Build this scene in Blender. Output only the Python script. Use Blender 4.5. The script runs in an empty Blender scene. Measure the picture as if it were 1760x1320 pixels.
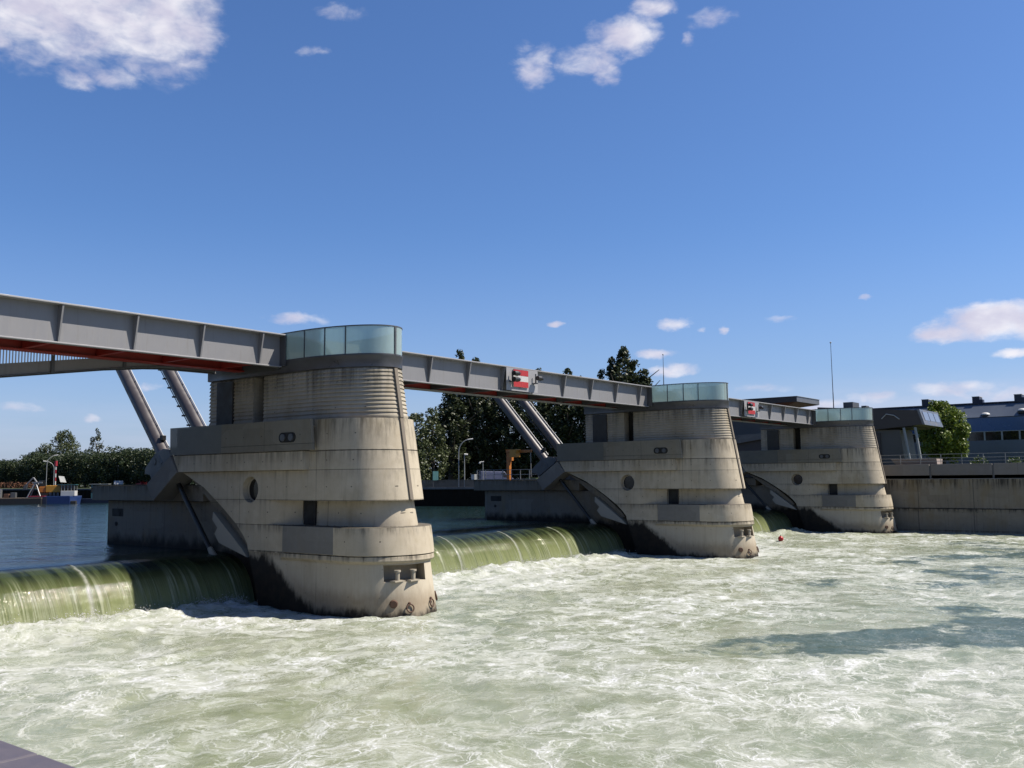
import bpy, math, random
import numpy as np
from mathutils import Vector, Matrix
R = math.radians
rng = np.random.default_rng(7)
random.seed(7)
S = bpy.context.scene
COL = S.collection

# ------------------------------------------------------------------ camera
def make_camera():
    yaw, pitch, roll = R(37.97853), R(5.78056), R(-0.55861)
    cy, sy, cp, sp = math.cos(yaw), math.sin(yaw), math.cos(pitch), math.sin(pitch)
    f = Vector((cy*cp, sy*cp, sp)); r = Vector((sy, -cy, 0)); u = r.cross(f)
    cr, sr = math.cos(roll), math.sin(roll)
    r2 = cr*r + sr*u; u2 = -sr*r + cr*u
    m = Matrix((r2, u2, -f)).transposed().to_4x4()
    m.translation = Vector((-32.0154, -29.4851, 6.0738))
    cam = bpy.data.objects.new('camera', bpy.data.cameras.new('camera'))
    cam.data.sensor_width = 36; cam.data.lens = 32.744
    cam.data.clip_start = 0.1; cam.data.clip_end = 6000
    cam.matrix_world = m; COL.objects.link(cam); S.camera = cam
make_camera()

# ------------------------------------------------------------------ light, sky, exposure
SUN_EL, SUN_AZ = 53.0, -51.0            # elevation; azimuth measured from +X towards +Y (degrees)
sd = Vector((math.cos(R(SUN_EL))*math.cos(R(SUN_AZ)), math.cos(R(SUN_EL))*math.sin(R(SUN_AZ)), math.sin(R(SUN_EL))))
sl = bpy.data.lights.new('sun', 'SUN'); sl.energy = 5.0; sl.angle = R(0.53); sl.color = (1.0, 0.92, 0.80)
so = bpy.data.objects.new('sun', sl); so.rotation_euler = sd.to_track_quat('Z', 'Y').to_euler(); so.location = (0, -60, 80)
COL.objects.link(so)
S.view_settings.view_transform = 'Standard'; S.view_settings.look = 'None'
S.view_settings.exposure = 1.0; S.view_settings.gamma = 1.0

class NG:
    """small node-graph helper"""
    def __init__(s, tree): s.t = tree; s.n = tree.nodes; s.l = tree.links; s.n.clear()
    def node(s, typ, inp=None, **kw):
        nd = s.n.new(typ)
        for k, v in kw.items(): setattr(nd, k, v)
        for k, v in (inp or {}).items(): s.put(nd.inputs[k], v)
        return nd
    def put(s, sock, v):
        if isinstance(v, bpy.types.NodeSocket): s.l.new(v, sock)
        elif isinstance(v, bpy.types.Node): s.l.new(v.outputs[0], sock)
        else:
            if sock.type == 'RGBA' and not isinstance(v, (int, float)) and len(v) == 3: v = (*v, 1)
            sock.default_value = v
    def m(s, op, a, b=None, c=None, clamp=False):
        nd = s.n.new('ShaderNodeMath'); nd.operation = op; nd.use_clamp = clamp
        for i, v in enumerate((a, b, c)):
            if v is not None: s.put(nd.inputs[i], v)
        return nd.outputs[0]
    def vm(s, op, a, b=None, scale=None):
        nd = s.n.new('ShaderNodeVectorMath'); nd.operation = op
        s.put(nd.inputs[0], a)
        if b is not None: s.put(nd.inputs[1], b)
        if scale is not None: s.put(nd.inputs['Scale'], scale)
        return nd.outputs['Value'] if op in ('DOT_PRODUCT', 'LENGTH') else nd.outputs[0]
    def noise(s, vec, scale, detail=4, rough=.55, dist=0, typ='FBM'):
        nd = s.node('ShaderNodeTexNoise', noise_type=typ)
        nd.normalize = True
        s.put(nd.inputs['Vector'], vec); s.put(nd.inputs['Scale'], scale); s.put(nd.inputs['Detail'], detail)
        s.put(nd.inputs['Roughness'], rough); s.put(nd.inputs['Distortion'], dist)
        return nd
    def mr(s, v, a, b, c=0., d=1., smooth=True):
        nd = s.n.new('ShaderNodeMapRange'); nd.interpolation_type = 'SMOOTHSTEP' if smooth else 'LINEAR'
        for i, x in enumerate((v, a, b, c, d)): s.put(nd.inputs[i], x)
        return nd.outputs[0]
    def mix(s, f, a, b, blend='MIX'):
        nd = s.n.new('ShaderNodeMix'); nd.data_type = 'RGBA'; nd.blend_type = blend
        s.put(nd.inputs[0], f); s.put(nd.inputs[6], a); s.put(nd.inputs[7], b)
        return nd.outputs[2]
    def xyz(s, v):
        nd = s.n.new('ShaderNodeSeparateXYZ'); s.put(nd.inputs[0], v); return nd.outputs
    def comb(s, x, y, z):
        nd = s.n.new('ShaderNodeCombineXYZ')
        for i, v in enumerate((x, y, z)): s.put(nd.inputs[i], v)
        return nd.outputs[0]
    def bump(s, h, strength=.3, dist=.05, normal=None):
        nd = s.node('ShaderNodeBump', {'Height': h, 'Strength': strength, 'Distance': dist})
        if normal is not None: s.put(nd.inputs['Normal'], normal)
        return nd.outputs[0]

def make_world():
    w = bpy.data.worlds.new('World'); S.world = w; w.use_nodes = True
    g = NG(w.node_tree)
    sky = g.node('ShaderNodeTexSky', sky_type='NISHITA', sun_disc=False)
    sky.sun_elevation = R(SUN_EL); sky.sun_rotation = math.atan2(sd.x, sd.y)
    sky.air_density = 1.0; sky.dust_density = 0.9; sky.ozone_density = 3.0; sky.altitude = 50
    d = g.node('ShaderNodeTexCoord').outputs['Generated']
    x, y, z = g.xyz(d)
    az = g.m('MULTIPLY', g.m('ARCTAN2', y, x), 180/math.pi)
    el = g.m('MULTIPLY', g.m('ARCSINE', z), 180/math.pi)
    # fair-weather cumulus: (azimuth, elevation, half-width, half-height, density) in degrees
    C = [(65.5, 26.5, 9.5, 4.6, 1.0), (59.6, 25.6, 4.2, 3.4, .95), (61.8, 22.4, 1.6, .8, .55), (63.8, 21.9, 1.4, .6, .45),
         (36.3, 24.7, 1.5, 1.35, .62), (32.8, 24.9, 2.4, 1.0, .6), (30.6, 26.0, 2.7, 1.3, .95), (31.8, 24.0, 1.2, .8, .6), (28.8, 27.5, 1.6, .8, .75),
         (25.2, 26.5, 1.6, .6, .4), (49.0, 27.2, 1.6, .5, .35), (50.3, 25.0, .9, .3, .3), (26.5, 25.5, .6, .4, .38),
         (51.1, 9.6, 1.9, .42, .6), (35.2, 9.4, .62, .24, .75), (27.9, 9.3, 1.35, .45, .9), (26.3, 8.8, .35, .2, .6), (25.1, 8.75, .4, .24, .65),
         (29.0, 7.4, 1.5, .4, .85), (28.0, 6.45, 1.9, .42, .75), (16.9, 10.2, .45, .18, .5), (21.7, 9.2, .9, .2, .3),
         (10.3, 8.3, 3.2, 1.2, 1.25), (8.0, 8.1, 3.2, 1.1, 1.2), (12.6, 7.9, 2.2, .7, 1.), (9.2, 6.5, 1.6, .36, .8), (12.5, 4.7, 2.4, .5, .7),
         (16.7, 4.4, 1.8, .4, .6), (20.0, 4.0, 2.2, .4, .45), (9.0, 4.2, 3.0, .5, .55), (22.5, 5.2, 2.0, .3, .35), (59.1, 5.4, .9, .26, .5), (62.3, 3.6, .6, .3, .5), (66.0, 4.2, 1.5, .3, .45), (60.0, 7.3, 1.2, .2, .3)]
    dens = None
    v3 = g.comb(g.m('MULTIPLY', az, .14), g.m('MULTIPLY', el, .25), 0.)
    w1 = g.noise(v3, 3.2, 8, .62); wc = g.vm('SUBTRACT', w1.outputs['Color'], (.5, .5, .5))
    wx, wy, _ = g.xyz(wc)
    az2 = g.m('MULTIPLY_ADD', wx, 2.2, az); el2 = g.m('MULTIPLY_ADD', wy, 1.0, el)
    for (a, e, rx, ry, k) in C:
        u = g.m('MULTIPLY', g.m('SUBTRACT', az2, a), 1/rx); v = g.m('MULTIPLY', g.m('SUBTRACT', el2, e), 1/ry)
        q = g.m('ADD', g.m('MULTIPLY', u, u), g.m('MULTIPLY', v, v))
        b = g.m('MULTIPLY', g.m('SUBTRACT', 1.0, q, clamp=False), k)
        dens = b if dens is None else g.m('MAXIMUM', dens, b)
    n = g.noise(v3, 4.2, 9, .55, .3)
    n2 = g.noise(v3, 2.4, 4, .5)
    body = g.m('ADD', g.m('MULTIPLY', dens, .95), g.m('MULTIPLY_ADD', n.outputs[0], 1.5, -.80))
    mask = g.m('MULTIPLY', g.mr(body, -.12, 1.0), g.mr(dens, -.5, .3))
    mask = g.m('MULTIPLY', mask, .93)
    tex = g.noise(g.vm('ADD', v3, (3.1, .08, 0)), 2.6, 4, .5)
    shade = g.mr(g.m('ADD', g.m('MULTIPLY', tex.outputs[0], .7), g.m('MULTIPLY', n2.outputs[0], .3)), .36, .66)
    cc = g.mix(shade, (6.6, 6.4, 7.8), (9.5, 9.3, 9.8))
    skyc = g.mix(1.0, sky.outputs[0], (.74, 1.0, 1.38), 'MULTIPLY')
    low = g.mr(el, -2., 16., 1., 0.)
    skyc = g.mix(g.m('MULTIPLY', low, .42), skyc, (4.9, 5.4, 7.6))
    hz = g.noise(g.comb(g.m('MULTIPLY', az, .05), g.m('MULTIPLY', el, .3), 4.), 3., 5, .55).outputs[0]
    vl = g.m('MULTIPLY', g.mr(el, .5, 6.5, 1., 0.), g.mr(az, 45., 12., .3, 1.))
    skyc = g.mix(g.m('MULTIPLY', vl, g.mr(hz, .3, .7, .45, .95)), skyc, (7.8, 7.5, 9.2))
    col = g.mix(mask, skyc, cc)
    bg = g.node('ShaderNodeBackground', {'Color': col, 'Strength': .05})
    g.node('ShaderNodeOutputWorld', {'Surface': bg})
make_world()

# ------------------------------------------------------------------ materials
MATS = {}
def material(name, build):
    m = bpy.data.materials.new(name); m.use_nodes = True
    g = NG(m.node_tree); sh = build(g)
    g.node('ShaderNodeOutputMaterial', {'Surface': sh}); MATS[name] = m
    return m
ALB = .48      # exposure is +1 EV: base colours sit that much lower
def dim(g, col):
    return g.mix(1.0, col, (ALB, ALB, ALB), 'MULTIPLY') if isinstance(col, bpy.types.NodeSocket) else tuple(c*ALB for c in col)
def prin(g, col, rough=.5, metal=0., normal=None, **kw):
    col = dim(g, col)
    d = {'Base Color': col, 'Roughness': rough, 'Metallic': metal}
    if normal is not None: d['Normal'] = normal
    d.update(kw)
    return g.node('ShaderNodeBsdfPrincipled', d)
def simple(name, col, rough=.5, metal=0., var=.18, scale=3., bumpy=.0, **kw):
    def b(g):
        o = g.node('ShaderNodeTexCoord').outputs['Object']
        n = g.noise(o, scale, 5, .6)
        c = g.mix(n.outputs[0], tuple(x*(1-var) for x in col), tuple(min(1, x*(1+var)) for x in col))
        nm = g.bump(n.outputs[0], bumpy, .03) if bumpy else None
        rr = g.mr(n.outputs[0], .3, .7, max(.03, rough-.1), min(1, rough+.1))
        return prin(g, c, rr, metal, nm, **kw)
    return material(name, b)

def concrete(name, base, dirt=.8, wet=True, joints=(), vj=0., stain=1., vw=.014):
    def b(g):
        tc = g.node('ShaderNodeTexCoord').outputs['Object']
        loc = g.node('ShaderNodeObjectInfo').outputs['Location']
        p = g.vm('ADD', tc, g.vm('MULTIPLY', loc, (.37, .11, 0)))
        x, y, z = g.xyz(tc)
        big = g.noise(p, .35, 5, .6).outputs[0]
        mid = g.noise(p, 2.2, 6, .65).outputs[0]
        fine = g.noise(p, 24., 5, .7).outputs[0]
        c = g.mix(big, tuple(v*.78 for v in base), tuple(min(1, v*1.18) for v in base))
        c = g.mix(g.mr(mid, .3, .75, 0, .45), c, tuple(v*f for v, f in zip(base, (.72, .70, .62))))
        c = g.mix(g.mr(fine, .35, .8, 0, .25), c, tuple(v*.6 for v in base))
        # formwork panels: slight tone change panel to panel
        pan = g.node('ShaderNodeTexVoronoi', {'Vector': g.vm('MULTIPLY', p, (.32, .32, .62)), 'Scale': 1.0}, feature='F1', distance='CHEBYCHEV')
        c = g.mix(.16, c, g.mix(g.xyz(pan.outputs['Color'])[0], (.22, .2, .17), (.62, .58, .5)))
        # run-off streaks, stretched vertically
        st = g.noise(g.vm('MULTIPLY', p, (2.6, 2.6, .16)), 1.6, 6, .65).outputs[0]
        st2 = g.noise(g.vm('MULTIPLY', p, (7., 7., .3)), 1.5, 4, .6).outputs[0]
        sk = g.m('MULTIPLY', g.mr(st, .50, .78), g.mr(st2, .3, .75, .5, 1.))
        top = None
        for zz, ln, k in joints:     # dirt washing down from each ledge
            t = g.m('MULTIPLY', g.mr(z, zz-ln, zz, 0., k), g.mr(z, zz+.02, zz+.05, 1., 0.))
            top = t if top is None else g.m('MAXIMUM', top, t)
            c = g.mix(g.m('MULTIPLY', g.m('COMPARE', z, zz, .012), .75), c, (.05, .045, .04))
        if top is not None:
            sk = g.m('ADD', g.m('MULTIPLY', sk, .5), g.m('MULTIPLY', g.mr(g.m('MULTIPLY_ADD', big, .35, g.m('MULTIPLY', st, .75)), .44, .66), top), clamp=True)
        c = g.mix(g.m('MULTIPLY', sk, dirt*stain), c, (.085, .075, .06))
        och = g.noise(g.vm('MULTIPLY', p, (.5, .5, .25)), 1., 4, .6).outputs[0]
        c = g.mix(g.mr(och, .50, .70, 0, .42*stain), c, (.33, .25, .13))
        if vj:
            fy = g.m('PINGPONG', g.m('ADD', y, 100.), vj)
            c = g.mix(g.m('MULTIPLY', g.m('LESS_THAN', fy, vw), .55), c, (.06, .055, .05))
        if not stain < .5:       # formwork tie holes
            dy = g.m('PINGPONG', g.m('ADD', y, 100.), .72); dz = g.m('PINGPONG', g.m('ADD', z, 100.37), .61)
            hole = g.m('LESS_THAN', g.m('ADD', g.m('MULTIPLY', dy, dy), g.m('MULTIPLY', dz, dz)), .0011)
            c = g.mix(g.m('MULTIPLY', hole, .7), c, (.05, .045, .04))
        rough = .82
        if wet:
            n = g.noise(g.vm('MULTIPLY', p, (1.3, 1.3, .7)), 1.3, 6, .62).outputs[0]
            nn = g.m('SUBTRACT', n, .5)
            # algae line: low at the nose, climbing towards the gate where the spill keeps the wall wet
            h = g.m('MAXIMUM', .36, g.m('MULTIPLY_ADD', g.m('SUBTRACT', y, 5.0), .72, .45))
            h = g.m('MINIMUM', h, 2.6)
            e = g.m('SUBTRACT', z, g.m('MULTIPLY_ADD', nn, 1.3, h))
            wm = g.m('MULTIPLY', g.mr(e, -.36, .22, 1., 0.), g.mr(y, 13., 14., 1., 0.))
            up = g.m('MULTIPLY', g.mr(g.m('MULTIPLY_ADD', nn, 1.2, z), 2.5, 3.2, 1., 0.), g.mr(y, 13., 14., 0., 1.))
            wm = g.m('MAXIMUM', wm, up)
            wash_bounce = g.m('MULTIPLY', g.mr(z, 2.2, 2.4, 1., 0.), g.mr(st2, .35, .7, 1., .45))  # low zone paler: washed concrete, with foam bounce light painted into it
            c = g.mix(g.m('MULTIPLY', wash_bounce, .6), c, (.78, .70, .56))
            c = g.mix(g.m('MULTIPLY', wm, .98), c, g.mix(g.mr(mid, .35, .7), (.006, .005, .004), (.030, .021, .013)))
            rs = g.mr(g.m('ABSOLUTE', g.m('SUBTRACT', e, .35)), 0., .75, .6, 0.)
            c = g.mix(g.m('MULTIPLY', rs, g.mr(z, 0, 2.3, 1, 0)), c, (.24, .15, .07))
            rough = g.mr(wm, 0, 1, .85, .7)
        nb = g.m('ADD', g.m('MULTIPLY', fine, .4), mid)
        return prin(g, c, rough, 0, g.bump(nb, .35, .025), **{'Specular IOR Level': .2})
    return material(name, b)

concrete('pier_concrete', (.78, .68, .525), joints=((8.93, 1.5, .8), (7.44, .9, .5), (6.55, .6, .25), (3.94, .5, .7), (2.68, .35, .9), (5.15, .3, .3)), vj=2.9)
concrete('parapet_concrete', (.30, .277, .225), wet=False, joints=((7.78, .2, .2),), vj=2.45, stain=.7)
concrete('corrugated_concrete', (.68, .605, .485), wet=False, joints=((11.28, 1.6, .8),), stain=.9)
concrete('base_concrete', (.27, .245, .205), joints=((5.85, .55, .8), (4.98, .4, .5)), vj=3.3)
concrete('bracket_concrete', (.27, .265, .26), wet=False, dirt=.25, stain=.3)
concrete('quay_concrete', (.38, .33, .25), wet=False, dirt=.9, vw=.045, joints=((5.55, 1.4, 1.1), (2.5, .5, 1.), (.25, .3, .6)), vj=2.7, stain=1.3)
concrete('parapet_panel', (.27, .255, .25), wet=False, dirt=.2, vj=4.1, stain=.3)
def _steel(g):
    o = g.node('ShaderNodeTexCoord').outputs['Object']
    n = g.noise(o, 1.1, 4, .6).outputs[0]
    st = g.noise(g.vm('MULTIPLY', o, (3., 3., .25)), 2.2, 6, .65).outputs[0]
    sp = g.noise(o, 14., 4, .7).outputs[0]
    c = g.mix(n, (.27, .27, .285), (.33, .33, .345))
    c = g.mix(g.mr(st, .52, .8, 0, .5), c, (.17, .165, .16)); c = g.mix(g.mr(sp, .66, .8, 0, .5), c, (.2, .16, .13))
    return prin(g, c, g.mr(st, .3, .7, .4, .58), 0)
material('grey_steel', _steel)
simple('dark_steel', (.10, .105, .115), .5, .0, .15, 1.5)
simple('flange_steel', (.42, .42, .44), .5, .0, .1, 1.5)
simple('cylinder_steel', (.105, .092, .096), .42, .1, .12, 1.2)
simple('rod_steel', (.05, .05, .05), .4, .3, .1, 2.)
simple('band_metal', (.17, .17, .18), .36, .65, .25, 1.6, .05)
simple('red_paint', (.42, .03, .02), .5, 0, .15, 2.)
simple('sign_red', (.55, .025, .025), .45, 0, .08, 2.)
simple('sign_white', (.72, .72, .72), .45, 0, .05, 2.)
simple('black_plastic', (.012, .012, .013), .45, 0, .2, 4.)
simple('dark_door', (.05, .047, .042), .75, 0, .2, 2.)
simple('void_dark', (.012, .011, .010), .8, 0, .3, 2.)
simple('groove_strip', (.24, .20, .155), .8, 0, .3, 2., .1)
simple('gate_steel', (.46, .43, .36), .7, .0, .2, 1.5, .1)
simple('galvanised', (.38, .39, .40), .4, .6, .12, 4.)
simple('orange_paint', (.62, .21, .025), .5, 0, .12, 2.)
simple('yellow_paint', (.68, .33, .03), .5, 0, .12, 2.)
simple('blue_paint', (.02, .06, .22), .45, 0, .2, 1.)
simple('navy_paint', (.012, .02, .06), .5, 0, .2, 1.)
simple('white_paint', (.74, .74, .73), .5, 0, .06, 1.)
simple('red_can', (.42, .02, .04), .5, 0, .1, 1.)
simple('black_hull', (.013, .013, .015), .6, 0, .3, 1.)
simple('deck_wood', (.23, .17, .12), .8, 0, .3, 2.)
simple('pale_metal', (.46, .48, .48), .5, .2, .1, 2.)
simple('asphalt', (.055, .054, .052), .9, 0, .25, 2.)
simple('coping_stone', (.135, .12, .15), .6, 0, .14, 9., .12)
simple('coping_joint', (.006, .005, .005), .9, 0, .2, 3.)
simple('sheet_pile', (.032, .025, .018), .9, 0, .5, .8, .3, **{'Specular IOR Level': .05})
simple('bark', (.085, .07, .055), .9, 0, .4, 6., .5)
simple('dry_hedge', (.14, .052, .02), .9, 0, .5, 1.5)
simple('dark_cladding', (.14, .122, .115), .7, .0, .18, .6, **{'Specular IOR Level': .15})
simple('dark_wall', (.17, .16, .15), .7, 0, .15, .6)
simple('soffit_wood', (.22, .075, .055), .6, 0, .15, 2.)
simple('roof_fascia', (.27, .27, .28), .4, .5, .1, 1.)
simple('window_glass', (.35, .36, .40), .12, .3, .08, 1.)
simple('dark_glass', (.015, .016, .018), .08, 0, .3, .6)
simple('tyre', (.015, .015, .015), .8)
simple('buoy_red', (.6, .015, .015), .4)
simple('rust', (.12, .055, .03), .8, 0, .4, 8., .2)
simple('bollard_paint', (.52, .46, .36), .6, 0, .15, 6.)
simple('pink_stone', (.50, .40, .36), .8, 0, .1, 1.)
simple('blue_cladding', (.06, .14, .34), .18, .15, .25, .12)
simple('blue_roof', (.17, .20, .25), .3, .3, .3, .1)

def _glass(g):
    o = g.node('ShaderNodeTexCoord').outputs['Object']
    n = g.noise(o, .5, 3, .5).outputs[0]
    st = g.noise(g.vm('MULTIPLY', o, (2, 2, .25)), 2.2, 4).outputs[0]
    col = g.mix(n, (.46, .60, .58), (.6, .72, .69))
    dif = g.node('ShaderNodeBsdfDiffuse', {'Color': g.mix(g.mr(st, .4, .8, 0, .3), col, (.32, .36, .34))})
    trl = g.node('ShaderNodeBsdfTranslucent', {'Color': col})
    a = g.node('ShaderNodeMixShader', {0: .45, 1: dif, 2: trl})
    tr = g.node('ShaderNodeBsdfTransparent', {'Color': (.80, .92, .91, 1)})
    b2 = g.node('ShaderNodeMixShader', {0: .38, 1: a, 2: tr})
    fr = g.node('ShaderNodeFresnel', {'IOR': 1.5})
    gl = g.node('ShaderNodeBsdfGlossy', {'Color': (.9, .95, .95, 1), 'Roughness': .06})
    return g.node('ShaderNodeMixShader', {0: fr, 1: b2, 2: gl})
material('screen_glass', _glass)
def _mesh_panel(g):
    o = g.node('ShaderNodeTexCoord').outputs['Object']
    n = g.noise(o, 2., 4).outputs[0]
    p = prin(g, g.mix(n, (.18, .17, .14), (.25, .24, .195)), .6)
    tr = g.node('ShaderNodeBsdfTransparent')
    return g.node('ShaderNodeMixShader', {0: .2, 1: p, 2: tr})
material('perforated_sheet', _mesh_panel)

def leafmat(name, c1, c2, c3):
    def b(g):
        o = g.node('ShaderNodeTexCoord').outputs['Object']
        n = g.noise(o, .55, 3).outputs[0]; n2 = g.noise(o, 3.5, 2).outputs[0]
        c = g.mix(n, c1, c2); c = g.mix(g.mr(n2, .5, .8, 0, .8), c, c3)
        p = prin(g, c, .5, 0, **{'Specular IOR Level': .35})
        t = g.node('ShaderNodeBsdfTranslucent', {'Color': dim(g, c)})
        return g.node('ShaderNodeMixShader', {0: .22, 1: p, 2: t})
    return material(name, b)
leafmat('plane_leaves', (.034, .06, .02), (.06, .092, .032), (.12, .15, .07))
leafmat('poplar_leaves', (.042, .06, .022), (.07, .095, .034), (.18, .21, .11))
leafmat('willow_leaves', (.085, .115, .04), (.13, .16, .06), (.2, .23, .11))
leafmat('maple_leaves', (.17, .25, .03), (.23, .31, .045), (.38, .45, .11))
leafmat('hedge_leaves', (.05, .09, .012), (.08, .13, .02), (.15, .19, .03))
def _grass(g):
    o = g.node('ShaderNodeTexCoord').outputs['Object']
    n = g.noise(o, .4, 4).outputs[0]; n2 = g.noise(o, 5., 5, .7).outputs[0]
    c = g.mix(n, (.08, .13, .02), (.15, .19, .04)); c = g.mix(g.mr(n2, .4, .7, 0, .5), c, (.05, .075, .015))
    return prin(g, c, .9, 0, g.bump(n2, .5, .08))
material('lawn_grass', _grass)
def _terrain(g):
    o = g.node('ShaderNodeTexCoord').outputs['Object']
    n = g.noise(o, .05, 5).outputs[0]; n2 = g.noise(o, .6, 5).outputs[0]
    c = g.mix(g.mr(n, .45, .55), (.10, .095, .08), (.075, .10, .03)); c = g.mix(g.mr(n2, .4, .7, 0, .5), c, (.05, .055, .03))
    return prin(g, c, .95)
material('terrain', _terrain)

# ---- water
def _upwater(g):
    o = g.node('ShaderNodeTexCoord').outputs['Object']
    a = g.noise(g.vm('MULTIPLY', o, (1., .55, 1.)), .55, 5, .62, .4).outputs[0]
    b_ = g.noise(g.vm('MULTIPLY', o, (1., .6, 1.)), 3.0, 4, .6).outputs[0]
    big = g.noise(o, .07, 3).outputs[0]
    h = g.m('ADD', a, g.m('MULTIPLY', b_, .28))
    nm = g.bump(h, g.mr(big, .35, .65, .55, .95), .28)
    c = g.mix(big, (.016, .040, .050), (.024, .055, .052))
    return prin(g, c, .08, 0, nm, IOR=1.33)
material('river_water', _upwater)

def _foamwater(g):
    tc = g.node('ShaderNodeTexCoord').outputs['Object']
    at = g.node('ShaderNodeAttribute', attribute_name='foam').outputs['Fac']     # 0..1 how much white water lies here
    clr = g.node('ShaderNodeAttribute', attribute_name='clear').outputs['Fac']   # patches where the aerated water thins out
    p2 = g.vm('MULTIPLY', tc, (1, 1, 0)); clr0 = clr
    clr = g.mr(g.m('ADD', clr0, g.m('MULTIPLY_ADD', g.noise(p2, 1.6, 6, .68, .8).outputs[0], .9, -.45)), .30, .62)
    wa = g.noise(p2, .20, 3, .5); wb = g.noise(p2, .75, 4, .55); wc_ = g.noise(p2, 3.2, 3, .55)
    cen = lambda n, k: g.vm('SCALE', g.vm('SUBTRACT', n.outputs['Color'], (.5, .5, .5)), scale=k)
    wv = g.vm('ADD', cen(wa, 5.0), g.vm('ADD', cen(wb, 1.7), cen(wc_, .22)))
    q = g.vm('ADD', p2, wv)
    def net(sc, w, off):          # foam threads: the edges of drifting cells
        e = g.node('ShaderNodeTexVoronoi', {'Vector': g.vm('ADD', q, (off, off*.6, 0)), 'Scale': sc}, feature='DISTANCE_TO_EDGE', voronoi_dimensions='2D').outputs['Distance']
        return g.m('POWER', g.mr(e, 0., w, 1., 0., False), 2.2)
    def ridge(sc, det, pw, off):
        n = g.noise(g.vm('ADD', q, (off, off*.7, 0)), sc, det, .55).outputs[0]
        r = g.m('SUBTRACT', 1., g.m('MULTIPLY', g.m('ABSOLUTE', g.m('SUBTRACT', n, .5)), 4.6), clamp=True)
        return g.m('POWER', r, pw)
    lo = g.noise(g.vm('ADD', p2, g.vm('SCALE', wv, scale=.6)), .30, 5, .6).outputs[0]
    lo2 = g.noise(g.vm('ADD', q, (15, 29, 0)), .85, 5, .62).outputs[0]
    gr = g.noise(g.vm('ADD', p2, g.vm('SCALE', wv, scale=.3)), 11., 5, .75).outputs[0]
    dn = g.m('MULTIPLY_ADD', at, .32, g.m('ADD', g.m('MULTIPLY', lo, .62), g.m('MULTIPLY', lo2, .38)))       # local density
    def soft(sc, w, off, pw):     # pools of clear water ringed by soft foam
        e = g.node('ShaderNodeTexVoronoi', {'Vector': g.vm('ADD', q, (off, off*.6, 0)), 'Scale': sc}, feature='DISTANCE_TO_EDGE', voronoi_dimensions='2D').outputs['Distance']
        return g.m('POWER', g.mr(e, 0., w, 1., 0.), pw)
    th = g.m('MULTIPLY', soft(.40, .30, 3., 2.2), g.mr(dn, .40, .72, .15, .75))
    th = g.m('ADD', th, g.m('MULTIPLY', soft(1.1, .27, 8., 2.4), g.mr(dn, .44, .78, .05, .55)))
    th = g.m('ADD', th, g.m('MULTIPLY', net(2.6, .2, 17.), g.mr(dn, .46, .76, .08, .45)))
    th = g.m('ADD', th, g.m('MULTIPLY', ridge(.40, 5, 10., 0.), g.mr(lo2, .38, .6, .15, .6)))
    th = g.m('ADD', th, g.m('MULTIPLY', ridge(2.2, 5, 6., 11.), g.mr(dn, .46, .72, .05, .28)))
    fine_ = g.m('MULTIPLY', net(.42, .040, 41.), g.mr(lo2, .36, .56, .25, 1.))
    fine_ = g.m('MAXIMUM', fine_, g.m('MULTIPLY', net(.95, .060, 27.), g.mr(dn, .40, .64, .1, .95)))
    fine_ = g.m('MAXIMUM', fine_, g.m('MULTIPLY', net(2.4, .10, 63.), g.mr(dn, .46, .72, .0, .7)))
    fine_ = g.m('MAXIMUM', fine_, g.m('MULTIPLY', ridge(.55, 5, 12., 51.), g.mr(lo, .38, .58, .3, 1.)))
    fine_ = g.m('MULTIPLY', fine_, g.mr(g.noise(q, 1.1, 4, .6).outputs[0], .36, .6, .25, 1.))
    haze_ = g.m('MULTIPLY', g.mr(dn, .56, .98), g.mr(lo2, .38, .64, .3, .9))
    f = g.m('MULTIPLY', g.m('ADD', g.m('MULTIPLY', th, .22), g.m('MULTIPLY_ADD', haze_, .38, g.m('MULTIPLY', fine_, 1.05))), g.mr(gr, .28, .66, .35, 1.12))
    calm = g.noise(g.vm('ADD', q, (70, 20, 0)), .13, 4, .6).outputs[0]      # smooth green boils between the foam lanes
    f = g.m('MULTIPLY', f, g.m('MAXIMUM', g.mr(calm, .38, .58, .38, 1.12), g.mr(at, .7, 1., 0., 1.)))
    f = g.m('MULTIPLY', f, g.m('MULTIPLY_ADD', clr, -.72, 1.), clamp=True)
    f = g.m('MAXIMUM', f, g.m('MULTIPLY', clr, g.mr(gr, .60, .72, 0., .6)))
    milk = g.noise(g.vm('ADD', p2, (40, 3, 0)), .16, 4, .55).outputs[0]
    wcol = g.mix(g.mr(milk, .36, .64), (.305, .345, .205), (.415, .445, .305))
    wcol = g.mix(g.mr(dn, .42, .8, .0, .55), wcol, (.52, .545, .43))
    wcol = g.mix(g.mr(lo2, .36, .6, .45, 0.), wcol, (.215, .265, .13))
    wcol = g.mix(clr, wcol, (.095, .145, .115))
    col = g.mix(f, wcol, (.92, .945, .97))
    fw = g.noise(q, 1.6, 5, .6).outputs[0]
    h = g.m('ADD', g.m('MULTIPLY', f, .35), g.m('ADD', fw, g.m('MULTIPLY', gr, .16)))
    nm = g.bump(h, .4, .11)
    return prin(g, col, g.mr(f, 0, .5, .16, .6), 0, nm, IOR=1.33, **{'Specular IOR Level': g.m('MULTIPLY', g.mr(f, 0, .6, .38, .15), g.m('MULTIPLY_ADD', clr, -.6, 1.))})
material('white_water', _foamwater)

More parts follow.
